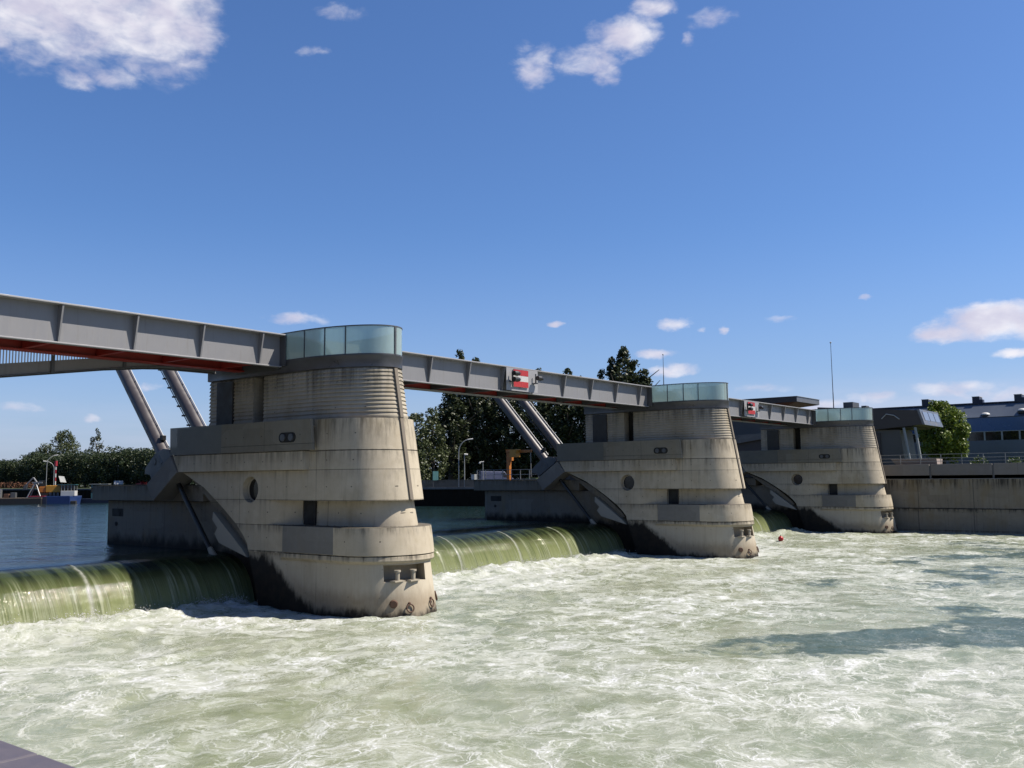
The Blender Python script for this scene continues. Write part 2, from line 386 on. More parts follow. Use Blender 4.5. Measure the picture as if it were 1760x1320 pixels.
def _fall(g):
    s = g.node('ShaderNodeAttribute', attribute_name='drop').outputs['Fac']      # 0 at the lip, 1 at the foot
    tc = g.node('ShaderNodeTexCoord').outputs['Object']
    x, y, z = g.xyz(tc)
    jet = g.node('ShaderNodeAttribute', attribute_name='jet').outputs['Fac']
    v = g.comb(g.m('MULTIPLY_ADD', s, -.25, x), g.m('MULTIPLY', s, .55), 0.)
    a = g.noise(g.vm('MULTIPLY', v, (1.9, 1., 1.)), 1.4, 5, .6).outputs[0]
    b_ = g.noise(g.vm('MULTIPLY', v, (5.5, 1.2, 1.)), 1.6, 4, .6).outputs[0]
    fi = g.noise(tc, 6., 5, .7).outputs[0]
    st = g.m('MULTIPLY', g.mr(a, .44, .62), g.mr(b_, .42, .62))
    st = g.m('MAXIMUM', g.m('MULTIPLY', g.mr(g.noise(g.vm('MULTIPLY', v, (11., .9, 1.)), 1.5, 3, .6).outputs[0], .58, .76), .45), st)
    st = g.m('MULTIPLY', st, g.m('MULTIPLY', g.mr(s, .34, .70), g.mr(g.noise(g.comb(x, 0., 0.), .35, 3, .6).outputs[0], .35, .62, .35, 1.)))
    c = g.mix(g.mr(s, .36, .80), (.022, .032, .009), (.40, .45, .20))
    c = g.mix(g.m('MULTIPLY', g.mr(a, .42, .6), .6), c, (.13, .17, .06))
    c = g.mix(g.m('MULTIPLY', st, .8), c, (.80, .84, .58))
    foot = g.mr(g.m('ADD', s, g.m('MULTIPLY', g.m('SUBTRACT', fi, .5), .22)), .72, 1.0)
    c = g.mix(g.m('MULTIPLY', foot, .6), c, (.66, .71, .45))
    c = g.mix(g.m('MULTIPLY', jet, g.mr(fi, .3, .55, .4, 1.)), c, (.72, .74, .64))
    h = g.m('ADD', g.m('MULTIPLY', a, 1.), g.m('ADD', g.m('MULTIPLY', b_, .5), g.m('MULTIPLY', fi, g.mr(s, .45, 1., .03, .6))))
    h = g.m('ADD', h, g.m('MULTIPLY', g.noise(tc, 22., 3, .6).outputs[0], .12))
    nm = g.bump(h, g.mr(s, .1, .5, .25, .7), .09)
    sh = prin(g, c, g.mr(s, .6, 1., .04, .4), 0, nm, IOR=1.33)
    t = g.node('ShaderNodeBsdfTranslucent', {'Color': dim(g, c)})
    return g.node('ShaderNodeMixShader', {0: .3, 1: sh, 2: t})
material('falling_water', _fall)

# ------------------------------------------------------------------ mesh helpers
class MB:
    def __init__(s): s.v = []; s.f = []
    def add(s, v, f):
        n = len(s.v); s.v += [tuple(map(float, p)) for p in v]; s.f += [tuple(i+n for i in q) for q in f]; return s
    def box(s, x0, x1, y0, y1, z0, z1):
        return s.add([(x0,y0,z0),(x1,y0,z0),(x1,y1,z0),(x0,y1,z0),(x0,y0,z1),(x1,y0,z1),(x1,y1,z1),(x0,y1,z1)],
                     [(3,2,1,0),(4,5,6,7),(0,1,5,4),(1,2,6,5),(2,3,7,6),(3,0,4,7)])
    def loft(s, rings, cap=True, closed=True):
        n = len(rings[0]); v = [p for r in rings for p in r]; f = []
        for k in range(len(rings)-1):
            for i in range(n if closed else n-1):
                j = (i+1) % n
                f.append((k*n+i, k*n+j, (k+1)*n+j, (k+1)*n+i))
        if cap: f.append(tuple(range(n))[::-1]); f.append(tuple((len(rings)-1)*n+i for i in range(n)))
        return s.add(v, f)
    def tube(s, a, b, r, r2=None, n=10, cap=True):
        a, b = Vector(a), Vector(b); d = (b-a).normalized()
        u = d.orthogonal().normalized(); w = d.cross(u)
        r2 = r if r2 is None else r2
        ring = lambda c, q: [c + q*(math.cos(t)*u + math.sin(t)*w) for t in np.linspace(0, 2*math.pi, n, endpoint=False)]
        return s.loft([ring(a, r), ring(b, r2)], cap)
    def path(s, pts, r, n=8):
        for a, b in zip(pts[:-1], pts[1:]): s.tube(a, b, r, n=n)
        return s
    def prism(s, poly, axis, lo, hi):
        def P(a, b, c): return (c, a, b) if axis == 'x' else ((a, c, b) if axis == 'y' else (a, b, c))
        return s.loft([[P(a, b, lo) for a, b in poly], [P(a, b, hi) for a, b in poly]])
    def torus(s, c, nrm, R_, r, n=20, m=8):
        c = Vector(c); d = Vector(nrm).normalized(); u = d.orthogonal().normalized(); w = d.cross(u)
        rings = []
        for t in np.linspace(0, 2*math.pi, n, endpoint=False):
            e = math.cos(t)*u + math.sin(t)*w
            rings.append([c + e*(R_ + r*math.cos(q)) + d*r*math.sin(q) for q in np.linspace(0, 2*math.pi, m, endpoint=False)])
        rings.append(rings[0])
        return s.loft(rings, cap=False)
    def dome(s, c, rx, ry, rz, n=16, m=6):
        rings = []
        for k in range(m):
            a = k/(m)*math.pi/2
            rings.append([(c[0]+rx*math.cos(a)*math.cos(t), c[1]+ry*math.cos(a)*math.sin(t), c[2]+rz*math.sin(a)) for t in np.linspace(0, 2*math.pi, n, endpoint=False)])
        return s.loft(rings)
    def sphere(s, c, r, n=14, m=8):
        rings = []
        for k in range(1, m):
            a = -math.pi/2 + k/m*math.pi
            rings.append([(c[0]+r*math.cos(a)*math.cos(t), c[1]+r*math.cos(a)*math.sin(t), c[2]+r*math.sin(a)) for t in np.linspace(0, 2*math.pi, n, endpoint=False)])
        return s.loft(rings)
    def mesh(s, name, mat, smooth=None, fix=True):
        me = bpy.data.meshes.new(name); me.from_pydata(s.v, [], s.f)
        if fix:
            import bmesh
            bm = bmesh.new(); bm.from_mesh(me); bmesh.ops.recalc_face_normals(bm, faces=bm.faces[:]); bm.to_mesh(me); bm.free()
        if mat: me.materials.append(MATS[mat])
        if smooth is not None:
            me.polygons.foreach_set('use_smooth', [True]*len(me.polygons)); me.set_sharp_from_angle(angle=R(smooth))
        me.update(); return me
    def obj(s, name, mat, parent=None, smooth=None, bevel=0., fix=True, link=True):
        o = bpy.data.objects.new(name, s.mesh(name, mat, smooth, fix))
        if link: COL.objects.link(o)
        if parent: o.parent = parent
        if bevel:
            b = o.modifiers.new('bevel', 'BEVEL'); b.width = bevel; b.segments = 2; b.limit_method = 'ANGLE'; b.angle_limit = R(40)
        return o

def tag(o, label=None, cat=None, group=None, kind=None):
    if label: o['label'] = label
    if cat: o['category'] = cat
    if group: o['group'] = group
    if kind: o['kind'] = kind
    return o
def thing(name, loc, label, cat, group=None, rotz=0):
    o = bpy.data.objects.new(name, None); o.empty_display_size = .3; COL.objects.link(o)
    o.location = loc; o.rotation_euler = (0, 0, rotz)
    return tag(o, label, cat, group)
def copy_tree(o, parent=None):
    c = o.copy(); COL.objects.link(c)
    if parent: c.parent = parent
    for ch in list(o.children): copy_tree(ch, c)
    return c
def boolean_cut(o, cutters):
    for k in cutters:
        md = o.modifiers.new('cut', 'BOOLEAN'); md.operation = 'DIFFERENCE'; md.solver = 'EXACT'; md.object = k
    dg = bpy.context.evaluated_depsgraph_get(); dg.update()
    me = bpy.data.meshes.new_from_object(o.evaluated_get(dg))
    o.modifiers.clear(); old = o.data; o.data = me
    for k in cutters: bpy.data.objects.remove(k)
    return o

# ------------------------------------------------------------------ the dam piers (local x = 0 is the pier axis, -y is downstream)
def tip(z): return .569 + .18*(z-5.17)
def nose_ring(z, hw, tp, b, yb, n=26, off=0., t0=90.):
    hw += off; tp -= off; b += off*.5; a = hw/math.sin(R(t0)); bb = b
    pts = [(-hw, yb, z)]
    for t in np.linspace(-t0, t0, 2*n+1):
        pts.append((a*math.sin(R(t)), tp + bb - bb*math.cos(R(t)), z))
    pts.append((hw, yb, z))
    return pts
def ycurve(z):
    return float(np.interp(z, [-4, 0, 2.38, 3.12, 3.95, 4.8, 5.75, 6.37, 6.6, 7.4, 9.2], [7.6, 8.6, 9.4, 9.55, 10.46, 11.7, 13.27, 14.78, 15.4, 15.85, 15.85]))
HB = 2.33

def build_pier():
    root = thing('dam_pier', (-1.1, 0, 0), 'x', 'dam pier', 'concrete piers of the dam')
    C_ = 'pier_concrete'
    # lower nose with the bollard niche cut out of it
    m = MB(); zs = [-3.5, -1, 0, .6, 1.2, 1.8, 2.3, 2.615]
    m.loft([nose_ring(z, HB-.05, tip(z)+.05, 2.7, ycurve(z)) for z in zs])
    low = m.obj('lower_nose', None, None, 35)
    cut = MB().box(-1.75, .28, -1.2, 1.35, 1.56, 2.30); cut_o = cut.obj('cut', None)
    cut_o.rotation_euler = (0, 0, R(-22)); cut_o.location = (-.05, -.25, 0)
    boolean_cut(low, [cut_o])
    # upper body: porthole cut through its flank
    m = MB()
    zz = [5.13, 5.4, 5.75, 6.1, 6.37, 6.6, 7.0, 7.405, 7.41, 7.44, 7.445, 8.0, 8.5, 8.90]
    m.loft([nose_ring(z, HB, tip(z), 2.7, ycurve(z), off=(-.05 if 7.409 < z < 7.441 else 0)) for z in zz])
    up = m.obj('upper', None, None, 35)
    c1 = MB().tube((-3.4, 9.35, 5.64), (-1.9, 9.35, 5.64), .64, n=40).obj('cut', None)
    boolean_cut(up, [c1])
    # recess band between box and upper body
    m = MB(); zr = [3.94, 4.3, 4.7, 5.13]
    rings = []
    for z in zr:
        yb = ycurve(z)
        rings.append([(-HB, yb, z), (-HB, 8.1, z), (-1.95, 6.9, z), (-1.6, 6.2, z), (1.6, 6.2, z), (1.95, 6.9, z), (HB, 8.1, z), (HB, yb, z)])
    m.loft(rings)
    back = m.obj('band', None)
    c1 = MB().tube((-3.4, 9.35, 5.64), (-1.9, 9.35, 5.64), .64, n=40).obj('cut', None)
    boolean_cut(back, [c1])
    inner = MB().loft([nose_ring(z, 1.57+.04*(5.13-z), tip(z)+.33-.05*(5.13-z), 2.1, 6.15) for z in (3.94, 4.5, 5.13)]).obj('inner', None, None, 35)
    mid = MB().loft([nose_ring(z, HB, tip(z)+.1, 2.7, ycurve(z)) for z in (2.62, 3.0, 3.4, 3.93)]).obj('mid', None, None, 35)
    # join the body pieces
    body = MB()
    for o in (low, up, back, inner, mid):
        body.add([v.co for v in o.data.vertices], [tuple(p.vertices) for p in o.data.polygons]); bpy.data.objects.remove(o)
    body.obj('body', C_, root, 30, fix=False)
    # projecting box and its weathered skirt
    bx = MB().loft([nose_ring(z, 2.5, tip(z)-.13-(.0 if z > 3 else -.02), 2.7, 6.58, t0=78) for z in (2.70, 3.3, 3.95)]).obj('ledge_box', C_, root, 30, .02)
    MB().loft([nose_ring(z, 2.5-i, tip(z)-.13+i, 2.7, 6.6+i*2) for z, i in ((2.28, .28), (2.42, .07), (2.47, .02), (2.66, .02))]).obj('skirt', C_, root, 30, .015)
    for sx in (-1, 1): MB().box(min(sx*2.506, sx*2.4), max(sx*2.506, sx*2.4), 3.0, 6.572, 2.72, 3.94).obj('box_panel', 'bracket_concrete', root)
    # dark doorway at the back of the recess, porthole glass
    MB().box(-1.68, -1.5, 5.2, 6.05, 3.97, 5.12).obj('recess_door', 'void_dark', root)
    MB().tube((-1.99, 9.35, 5.64), (-1.93, 9.35, 5.64), .62, n=36).obj('porthole_glass', 'dark_glass', root)
    MB().torus((-1.99, 9.35, 5.64), (1, 0, 0), .585, .05, 36, 8).obj('porthole_ring', 'bollard_paint', root, 60)
    # vertical drain groove on the nose
    m = MB(); ring = []
    for z in (5.16, 7.4, 8.9, 8.96, 9.4, 10, 10.6, 11.28):
        yt = tip(z) - .015 - (.06 if z < 8.93 else .10)
        ring.append([(-.10, yt+.3, z), (-.10, yt, z), (.10, yt, z), (.10, yt+.3, z)])
    m.loft(ring).obj('drain_groove', 'groove_strip', root)
    # corrugated upper wall: twelve lapped courses; a front block and a rear block with a dark gap between
    def courses():
        out = []
        for i in range(12):
            z0 = 9.0 + i*.192
            out += [(z0, .052), (z0+.03, .055), (z0+.12, .022), (z0+.185, -.003)]
        return out
    MB().loft([nose_ring(8.88, 1.92, tip(8.9)+.02, 3.7, 8.9)] + [nose_ring(z, 1.92, tip(z)+.02, 3.7, 8.9, off=o) for z, o in courses()] + [nose_ring(11.31, 1.92, tip(11.3)+.02, 3.7, 8.9)]).obj('corrugated_wall', 'corrugated_concrete', root, 25)
    def rect(z, o): return [(-1.92-o, 9.75-o*.3, z), (1.92+o, 9.75-o*.3, z), (1.92+o, 13.45+o, z), (-1.92-o, 13.45+o, z)]
    MB().loft([rect(8.7, 0)] + [rect(z, o) for z, o in courses()] + [rect(11.31, 0)]).obj('corrugated_wall', 'corrugated_concrete', root, 25)
    MB().box(-1.25, 1.25, 8.85, 9.8, 8.7, 11.3).obj('gap_wall', 'void_dark', root)
    MB().box(-2.06, -1.9, 11.36, 12.72, 8.9, 11.2).obj('steel_door', 'dark_door', root, None, .01)
    # metal roof band
    MB().loft([nose_ring(z, 2.07+i, 1.60-i, 4.3, 13.55+i) for z, i in ((11.3, -.05), (11.33, 0), (11.80, 0), (11.86, .03), (11.90, .03))]).obj('roof_band', 'band_metal', root, 35)
    # glass wind screen round the nose
    sc = bpy.data.objects.new('glass_screen', None); 
    ring = [p for p in nose_ring(0, 2.04, 1.63, 4.3, 7.47, n=30)]
    # path from left side round the nose to the right side
    path = [Vector((p[0], p[1], 0)) for p in ring]
    L = [0.]
    for a, b in zip(path[:-1], path[1:]): L.append(L[-1] + (b-a).length)
    def pt(s):
        i = max(0, min(len(path)-2, int(np.searchsorted(L, s))-1)); t = (s-L[i])/max(1e-6, L[i+1]-L[i]); return path[i].lerp(path[i+1], t)
    def strip(s0, s1, z0, z1, th, n=14):
        o_, i_ = [], []
        ss = np.linspace(s0, s1, n)
        for s in ss:
            p = pt(s); q = (pt(min(s+.05, L[-1])) - pt(max(s-.05, 0))).normalized(); nn = Vector((-q.y, q.x, 0))
            o_.append(p - nn*th/2); i_.append(p + nn*th/2)
        prof = o_ + i_[::-1]
        return MB().loft([[(p.x, p.y, z0) for p in prof], [(p.x, p.y, z1) for p in prof]])
    ymarks = [7.45, 5.7, 4.42, 3.1]
    tot = L[-1]; marks = [0.02, 1.78, 3.1, 4.25, tot/2, tot-4.25, tot-3.1, tot-1.78, tot-.02]
    for a, b in zip(marks[:-1], marks[1:]):
        strip(a+.025, b-.025, 11.93, 13.25, .03).obj('glass_pane', 'screen_glass', root, 60)
    strip(.01, tot-.01, 13.25, 13.30, .07, 60).obj('top_rail', 'dark_steel', root, 60)
    strip(.01, tot-.01, 11.89, 11.95, .08, 60).obj('bottom_rail', 'dark_steel', root, 60)
    for k, s in enumerate(marks):
        w = .05 if k == 4 else .022
        p = pt(s); q = (pt(min(s+.05, tot)) - pt(max(s-.05, 0))).normalized(); nn = Vector((-q.y, q.x, 0))
        pr = [p - q*w - nn*.05, p + q*w - nn*.05, p + q*w + nn*.05, p - q*w + nn*.05]
        MB().loft([[(c.x, c.y, 11.93) for c in pr], [(c.x, c.y, 13.25) for c in pr]]).obj('screen_post', 'dark_steel', root)
    # plant room housing seen dimly through the glass
    MB().loft([[(-1.2, 4.6, 11.9), (1.0, 4.6, 11.9), (1.0, 7.2, 11.9), (-1.2, 7.2, 11.9)], [(-1.2, 5.3, 12.85), (1.0, 5.3, 12.85), (1.0, 7.2, 12.85), (-1.2, 7.2, 12.85)]]).obj('roof_hatch', 'bracket_concrete', root)
    # parapets: an opaque length by the nose and a perforated sheet towards the upstream end; fascia below
    for sx in (-1, 1):
        def sd_(a, b): return (min(sx*a, sx*b), max(sx*a, sx*b))
        x0, x1 = sd_(2.56, 2.72)
        MB().prism([(11.3, 7.47), (4.22, 7.47), (4.40, 8.93), (11.3, 8.93)], 'x', x0, x1).obj('parapet', 'parapet_concrete', root, None, .012)
        MB().prism([(15.9, 7.47), (11.31, 7.47), (11.31, 8.93), (15.95, 8.93)], 'x', x0+.02, x1-.02).obj('screen_panel', 'perforated_sheet', root)
        x0, x1 = sd_(2.2, 2.63)
        MB().prism([(15.2, 6.57), (4.9, 6.57), (4.9, 7.45), (15.75, 7.45)], 'x', x0, x1).obj('fascia', 'pier_concrete', root, None, .012)
        x0, x1 = sd_(2.70, 2.735)
        poly = [(6.05 + (.38 if math.cos(t) > 0 else -.38) + .24*math.cos(t), 8.1 + .24*math.sin(t)) for t in np.linspace(0, 2*math.pi, 28, endpoint=False)]
        op = MB().prism(poly, 'x', x0, x1).obj('drain_opening', 'void_dark', root)
        for dy in (-.3, .3):
            MB().tube((sx*2.6, 6.05+dy, 8.1), (sx*2.79, 6.05+dy, 8.1), .17, n=18).obj('pipe_end', 'dark_steel', op, 40)
    # deck behind the parapets
    MB().box(-2.5, 2.5, 4.5, 15.7, 8.52, 8.62).obj('deck', 'base_concrete', root)
    # upstream base and its slab
    MB().loft([[(-1.15, 6, z), (1.15, 6, z), (1.15, 24.9, z), (.8, 25.4, z), (-.8, 25.4, z), (-1.15, 24.9, z)] for z in (-3.5, 4.98)]).obj('upstream_base', 'base_concrete', root, None, .03)
    MB().loft([[(-1.55, 14.5, z), (1.55, 14.5, z), (1.55, 26.1, z), (-1.55, 26.1, z)] for z in (5.0, 5.87)]).obj('upstream_slab', 'base_concrete', root, None, .02)
    MB().box(-1.56, -1.4, 15.5, 26.1, 5.875, 5.93).obj('moss_edge', 'hedge_dark', root)
    for k, (yy, zz_) in enumerate(((23.6, 4.2), (23.9, 3.6))):
        MB().tube((-1.2, yy, zz_), (-1.12, yy, zz_), .12, n=14).obj('drain_hole', 'void_dark', root)
    MB().box(-1.17, -1.1, 23.2, 24.4, 4.05, 4.5).obj('hatch', 'void_dark', root)
    # trunnion bracket: slanting block with the lug the cylinder hinges on
    for sx in (-1, 1):
        x0, x1 = (min(sx*2.72, sx*1.3), max(sx*2.72, sx*1.3))
        MB().prism([(15.9, 7.45), (15.2, 6.56), (17.42, 5.03), (18.1, 5.95)], 'x', x0, x1).obj('bracket', 'bracket_concrete', root, None, .03)
        for xa in (2.42, 1.55):
            lx0, lx1 = min(sx*xa, sx*(xa-.16)), max(sx*xa, sx*(xa-.16))
            lug = MB().prism([(16.3, 7.47), (16.49, 7.82), (17.07, 7.87), (17.85, 7.6), (18.23, 7.31), (18.8, 6.81), (18.86, 6.5), (18.32, 6.46), (18.12, 6.2), (16.4, 7.3)], 'x', lx0, lx1).obj('trunnion_lug', 'dark_steel', root, None, .02)
            MB().tube((sx*(xa+.03), 17.9, 7.18), (sx*(xa-.2), 17.9, 7.18), .2, n=20).obj('pin', 'dark_steel', lug, 40)
    # pale plate on the flank, coloured for a dry, bounce-lit patch of wall
    MB().prism([(12.45, 4.5), (9.98, 2.72), (9.55, 2.33), (11.9, 2.95), (12.3, 3.4), (12.05, 3.7), (12.5, 4.1)], 'x', -2.31, -1.12).obj('pale_wall_patch', 'gate_steel', root)
    MB().prism([(15.3, 6.4), (13.2, 5.5), (11.6, 4.45), (10.2, 3.3), (9.9, 2.9), (10.15, 2.85), (11.9, 4.2), (13.4, 5.05)], 'x', -1.9, -1.14).obj('step_shade_strip', 'base_concrete', root)  # added strip for the shadow band below the curved step
    # mooring bollards in the niche, rings and an eye low on the nose
    for bx_, by_ in ((-1.12, .30), (-.42, .02)):
        b = MB().box(bx_-.28, bx_+.28, by_-.14, by_+.2, 1.57, 1.63).obj('bollard', 'bollard_paint', root)
        MB().tube((bx_, by_, 1.63), (bx_, by_, 2.02), .10, n=14).tube((bx_, by_, 2.0), (bx_, by_, 2.08), .15, n=14).obj('bollard_post', 'bollard_paint', b, 40)
    def nose_pt(t, z, off):
        a, b, tp = HB-.05, 2.7, tip(z)+.05
        n = Vector((math.sin(R(t))/a, -math.cos(R(t))/b, 0)).normalized()
        return Vector((a*math.sin(R(t)), tp+b-b*math.cos(R(t)), z)) + n*off, n
    for t, z in ((-19, .42), (14, .52), (47, .62)):
        p, n = nose_pt(t, z, .07)
        rg = MB().torus(p, n + Vector((0, 0, .2)), .17, .032, 22, 8).obj('mooring_ring', 'rust', root, 60)
        q, _ = nose_pt(t, z+.2, .03)
        MB().sphere(q, .07).obj('ring_eye', 'rust', rg, 60)
    p, n = nose_pt(-36, .62, .01)
    MB().tube(p - n*.05, p + n*.06, .2, .15, n=18).obj('drain_spout', 'rust', root, 40)
    return root
simple('hedge_dark', (.03, .035, .012), .95, 0, .5, 3., .4)

pier = build_pier()
piers = [pier, copy_tree(pier), copy_tree(pier)]
for k, (o, lab) in enumerate(zip(piers, (
        'largest concrete dam pier nearest the camera with rounded nose and glass screen on top',
        'middle concrete dam pier with rounded nose and glass screen between the two waterfalls',
        'smallest farthest concrete dam pier standing next to the stained quay wall'))):
    o.location = (36*k-1.1, 0, 0); o['label'] = lab

# ------------------------------------------------------------------ bridge girders
def girder(x0, x1, ribs, label, sign=None):
    t = thing('bridge_girder', ((x0+x1)/2, 8.9, 11.6), label, 'bridge girder', 'steel girders spanning the dam gates')
    ox, oy, oz = t.location
    def O(m, n, mat, **k):
        m.v = [(a-ox, b-oy, c-oz) for a, b, c in m.v]; return m.obj(n, mat, t, **k)
    O(MB().box(x0, x1, 7.45, 7.5, 11.66, 13.14), 'web_plate', 'grey_steel')
    O(MB().box(x0+.08, x1-.08, 10.4, 10.45, 11.66, 13.14), 'inner_web', 'red_paint')
    for ya, yb in ((7.04, 7.62), (10.25, 10.86)):
        O(MB().box(x0, x1, ya, yb, 13.142, 13.21), 'top_flange', 'flange_steel', bevel=.01)
        O(MB().box(x0, x1, ya+.27 if ya < 8 else ya, yb, 11.60, 11.658), 'bottom_flange', 'flange_steel' if ya < 8 or x0 > -5 else 'red_paint', bevel=.008)
    O(MB().box(x0, x1, 7.504, 10.396, 12.2, 12.28), 'deck_plate', 'dark_steel')
    for rx in ribs:
        O(MB().prism([(7.449, 11.66), (7.36, 11.66), (7.07, 13.14), (7.449, 13.14)], 'x', rx-.035, rx+.035), 'rib', 'grey_steel')
        O(MB().prism([(7.55, 11.67), (10.38, 11.67), (10.38, 12.19), (9.6, 11.95), (8.3, 11.95), (7.55, 12.19)], 'x', rx-.09, rx+.09), 'cross_beam', 'red_paint' if x0 < -5 else 'dark_steel')
    # end plates closing the girder; wide part added to keep sun off inner web
    for ex in (x0, x1-.05):
        O(MB().box(ex, ex+.05, 7.0, 7.448, 11.66, 13.14).box(ex-.01, ex+.06, 7.51, 10.9, 11.5, 13.13), 'end_plate', 'dark_steel')
    if sign:
        sx = sign
        O(MB().box(sx-.62, sx+2.72, 7.02, 7.06, 11.67, 13.13), 'sign_backing', 'flange_steel')
    return t
k1 = [-4.48 - 3.225*i for i in range(9)]
girder(-31.2, -3.2, k1, 'long grey steel girder at the left ending at the nearest pier, red underneath')
k2 = [x for x in (7.39, 10.81, 14.15, 17.45, 20.97, 24.42, 27.85, 31.3)] + [3.95]
girder(1.0, 32.75, k2, 'grey steel girder joining the nearest and the middle pier, larger striped sign on it', 14.8)
girder(37.0, 68.75, [x+36 for x in k2], 'distant grey steel girder joining the middle and farthest pier', 50.8)

def striped_sign(x, label):
    t = thing('striped_sign', (x, 6.99, 11.92), label, 'sign', 'red and white no passage signs')
    for a in (0, .79):
        b = MB().box(a, a+.775, -.06, 0, 0, 1.12).obj('board', 'sign_white', t, None, .006)
        MB().box(a+.004, a+.771, -.07, -.062, .003, .37).obj('stripe', 'sign_red', b)
        MB().box(a+.004, a+.771, -.07, -.062, .75, 1.117).obj('stripe', 'sign_red', b)
    MB().box(.1, 1.47, -.05, .02, 1.121, 1.16).obj('top_bracket', 'galvanised', t)
    MB().box(.7, .87, -.04, .03, -.05, -.002).obj('lower_bracket', 'dark_steel', t)
    return t
striped_sign(14.8, 'larger red white red striped board on the girder between nearest and middle pier')
striped_sign(50.8, 'smaller red white red striped board on the distant girder beyond the middle pier')
def spotlight(x, z, way, double, label):
    t = thing('signal_lamp', (x, 7.02, z), label, 'lamp', 'black lamps beside the striped signs')
    MB().box(-.10, .10, -.30, .0, -.36, -.30).box(-.04, .04, -.22, -.16, -.30, .30).obj('bracket', 'dark_steel', t)
    for k in range(2 if double else 1):
        dz = (.18 if k else -.2) if double else .0
        hs = MB().tube((-.12*way, -.42, dz), (.22*way, -.42, dz), .15, .17, 14).tube((.2*way, -.42, dz), (.42*way, -.42, dz), .175, .12, 14).obj('lamp_head', 'black_plastic', t, 40)
        MB().box(-.04, .04, -.30, -.16, dz-.05, dz+.05).obj('lamp_arm', 'black_plastic', t)
    return t
spotlight(14.55, 12.55, 1, True, 'black double lamp left of the larger striped sign')
spotlight(17.05, 12.6, 1, False, 'black single lamp right of the larger striped sign')
spotlight(50.55, 12.55, 1, True, 'black double lamp left of the smaller distant striped sign')
spotlight(53.05, 12.6, 1, False, 'black single lamp right of the smaller distant striped sign')

# ------------------------------------------------------------------ hydraulic cylinders of the gates
def cylinder(px, xo, y0, rod, label):
    t = thing('hydraulic_cylinder', (px+xo, y0, 7.5), label, 'hydraulic cylinder', 'hydraulic gate cylinders leaning on the piers')
    d = Vector((0, .672, .740)); n = Vector((0, -.740, .672))
    a = d*-.35; b = d*8.6
    MB().tube(a, b, .365, n=28).obj('barrel', 'cylinder_steel', t, 40)
    MB().tube(a-d*.25, a+d*.30, .45, n=28).obj('end_gland', 'dark_steel', t, 40)
    MB().tube(b, b+d*.22, .42, n=28).obj('end_cap', 'dark_steel', t, 40)
    if rod: MB().tube(d*-7.2, a, .13, n=14).obj('piston_rod', 'rod_steel', t, 40); MB().tube(d*-7.3, d*-6.6, .2, .14, n=12).obj('rod_eye', 'gate_steel', t, 40)
    off = n*.46 + Vector((.12, 0, 0))
    pipe = MB().tube(off + d*.3, off + d*8.3, .035, n=8)
    for k in range(7): pipe.tube(off + d*(.8+1.2*k) - n*.14, off + d*(.8+1.2*k), .04, n=6)
    pipe.obj('oil_pipe', 'white_paint', t, 40)
    cb = MB()
    off2 = -n*.5 + Vector((-.1, 0, 0))
    cb.tube(off2 + d*2.2, off2 + d*8.0, .03, n=6)
    for k in range(8): cb.box(-.19, -.01, off2.y + d.y*(2.2+.8*k)-.05, off2.y + d.y*(2.2+.8*k)+.12, off2.z + d.z*(2.2+.8*k)-.05, off2.z + d.z*(2.2+.8*k)+.05)
    if not rod: cb.obj('cable_tray', 'dark_steel', t)
    MB().box(-.12, .12, n.y*.5+d.y*.9-.14, n.y*.5+d.y*.9+.14, n.z*.5+d.z*.9-.14, n.z*.5+d.z*.9+.14).obj('valve_block', 'black_plastic', t, None, .02)
    return t
names = ('nearest', 'middle', 'farthest')
for k in range(3):
    px = 36*k-1.1
    cylinder(px, -2.0, 17.55, True, f'dark steel gate cylinder hinged on the near flank of the {names[k]} pier')
    cylinder(px, .78, 17.05, False, f'dark steel gate cylinder with white pipe rising behind the parapet of the {names[k]} pier')

# ------------------------------------------------------------------ suspended walkway behind the left girder
def walkway():
    t = thing('suspended_walkway', (-18, 11.7, 9.5), 'sloping grey walkway with bar railing hung below the long left girder', 'walkway')
    ox, oy, oz = t.location
    def O(m, n, mat, **k):
        m.v = [(a-ox, b-oy, c-oz) for a, b, c in m.v]; return m.obj(n, mat, t, **k)
    xs = np.linspace(-30.5, -3.4, 28)
    zb = np.interp(xs, [-31, -14.8, -9.4, -6.8, -3.4], [7.95, 10.53, 11.36, 11.66, 11.68])
    for ya in (10.96, 12.5):
        O(MB().loft([[(x, ya, z), (x, ya+.06, z), (x, ya+.06, z+.5), (x, ya, z+.5)] for x, z in zip(xs, zb)]), 'side_beam', 'grey_steel')
        O(MB().loft([[(x, ya-.05, z-.03), (x, ya+.2, z-.03), (x, ya+.2, z-.002), (x, ya-.05, z-.002)] for x, z in zip(xs, zb)]), 'beam_flange', 'dark_steel')
    O(MB().loft([[(x, 11.03, z+.12), (x, 12.49, z+.12), (x, 12.49, z+.18), (x, 11.03, z+.18)] for x, z in zip(xs, zb)]), 'deck', 'dark_steel')
    rl = MB()
    for x in np.arange(-30.3, -8, .13):
        z = float(np.interp(x, xs, zb)); rl.box(x-.022, x+.022, 12.45, 12.475, z+.3, z+1.55)
    O(rl, 'railing_bars', 'dark_steel')
    O(MB().loft([[(x, 12.43, z+1.55), (x, 12.5, z+1.55), (x, 12.5, z+1.6), (x, 12.43, z+1.6)] for x, z in zip(xs, zb) if x < -7.4]), 'handrail', 'galvanised')
    for x in (-25.5, -22.3, -19.1, -15.9, -12.65, -9.35):
        z = float(np.interp(x, xs, zb)); O(MB().box(x-.07, x+.07, 10.88, 10.955, z-.05, 11.6), 'hanger', 'dark_steel')
    return t
walkway()

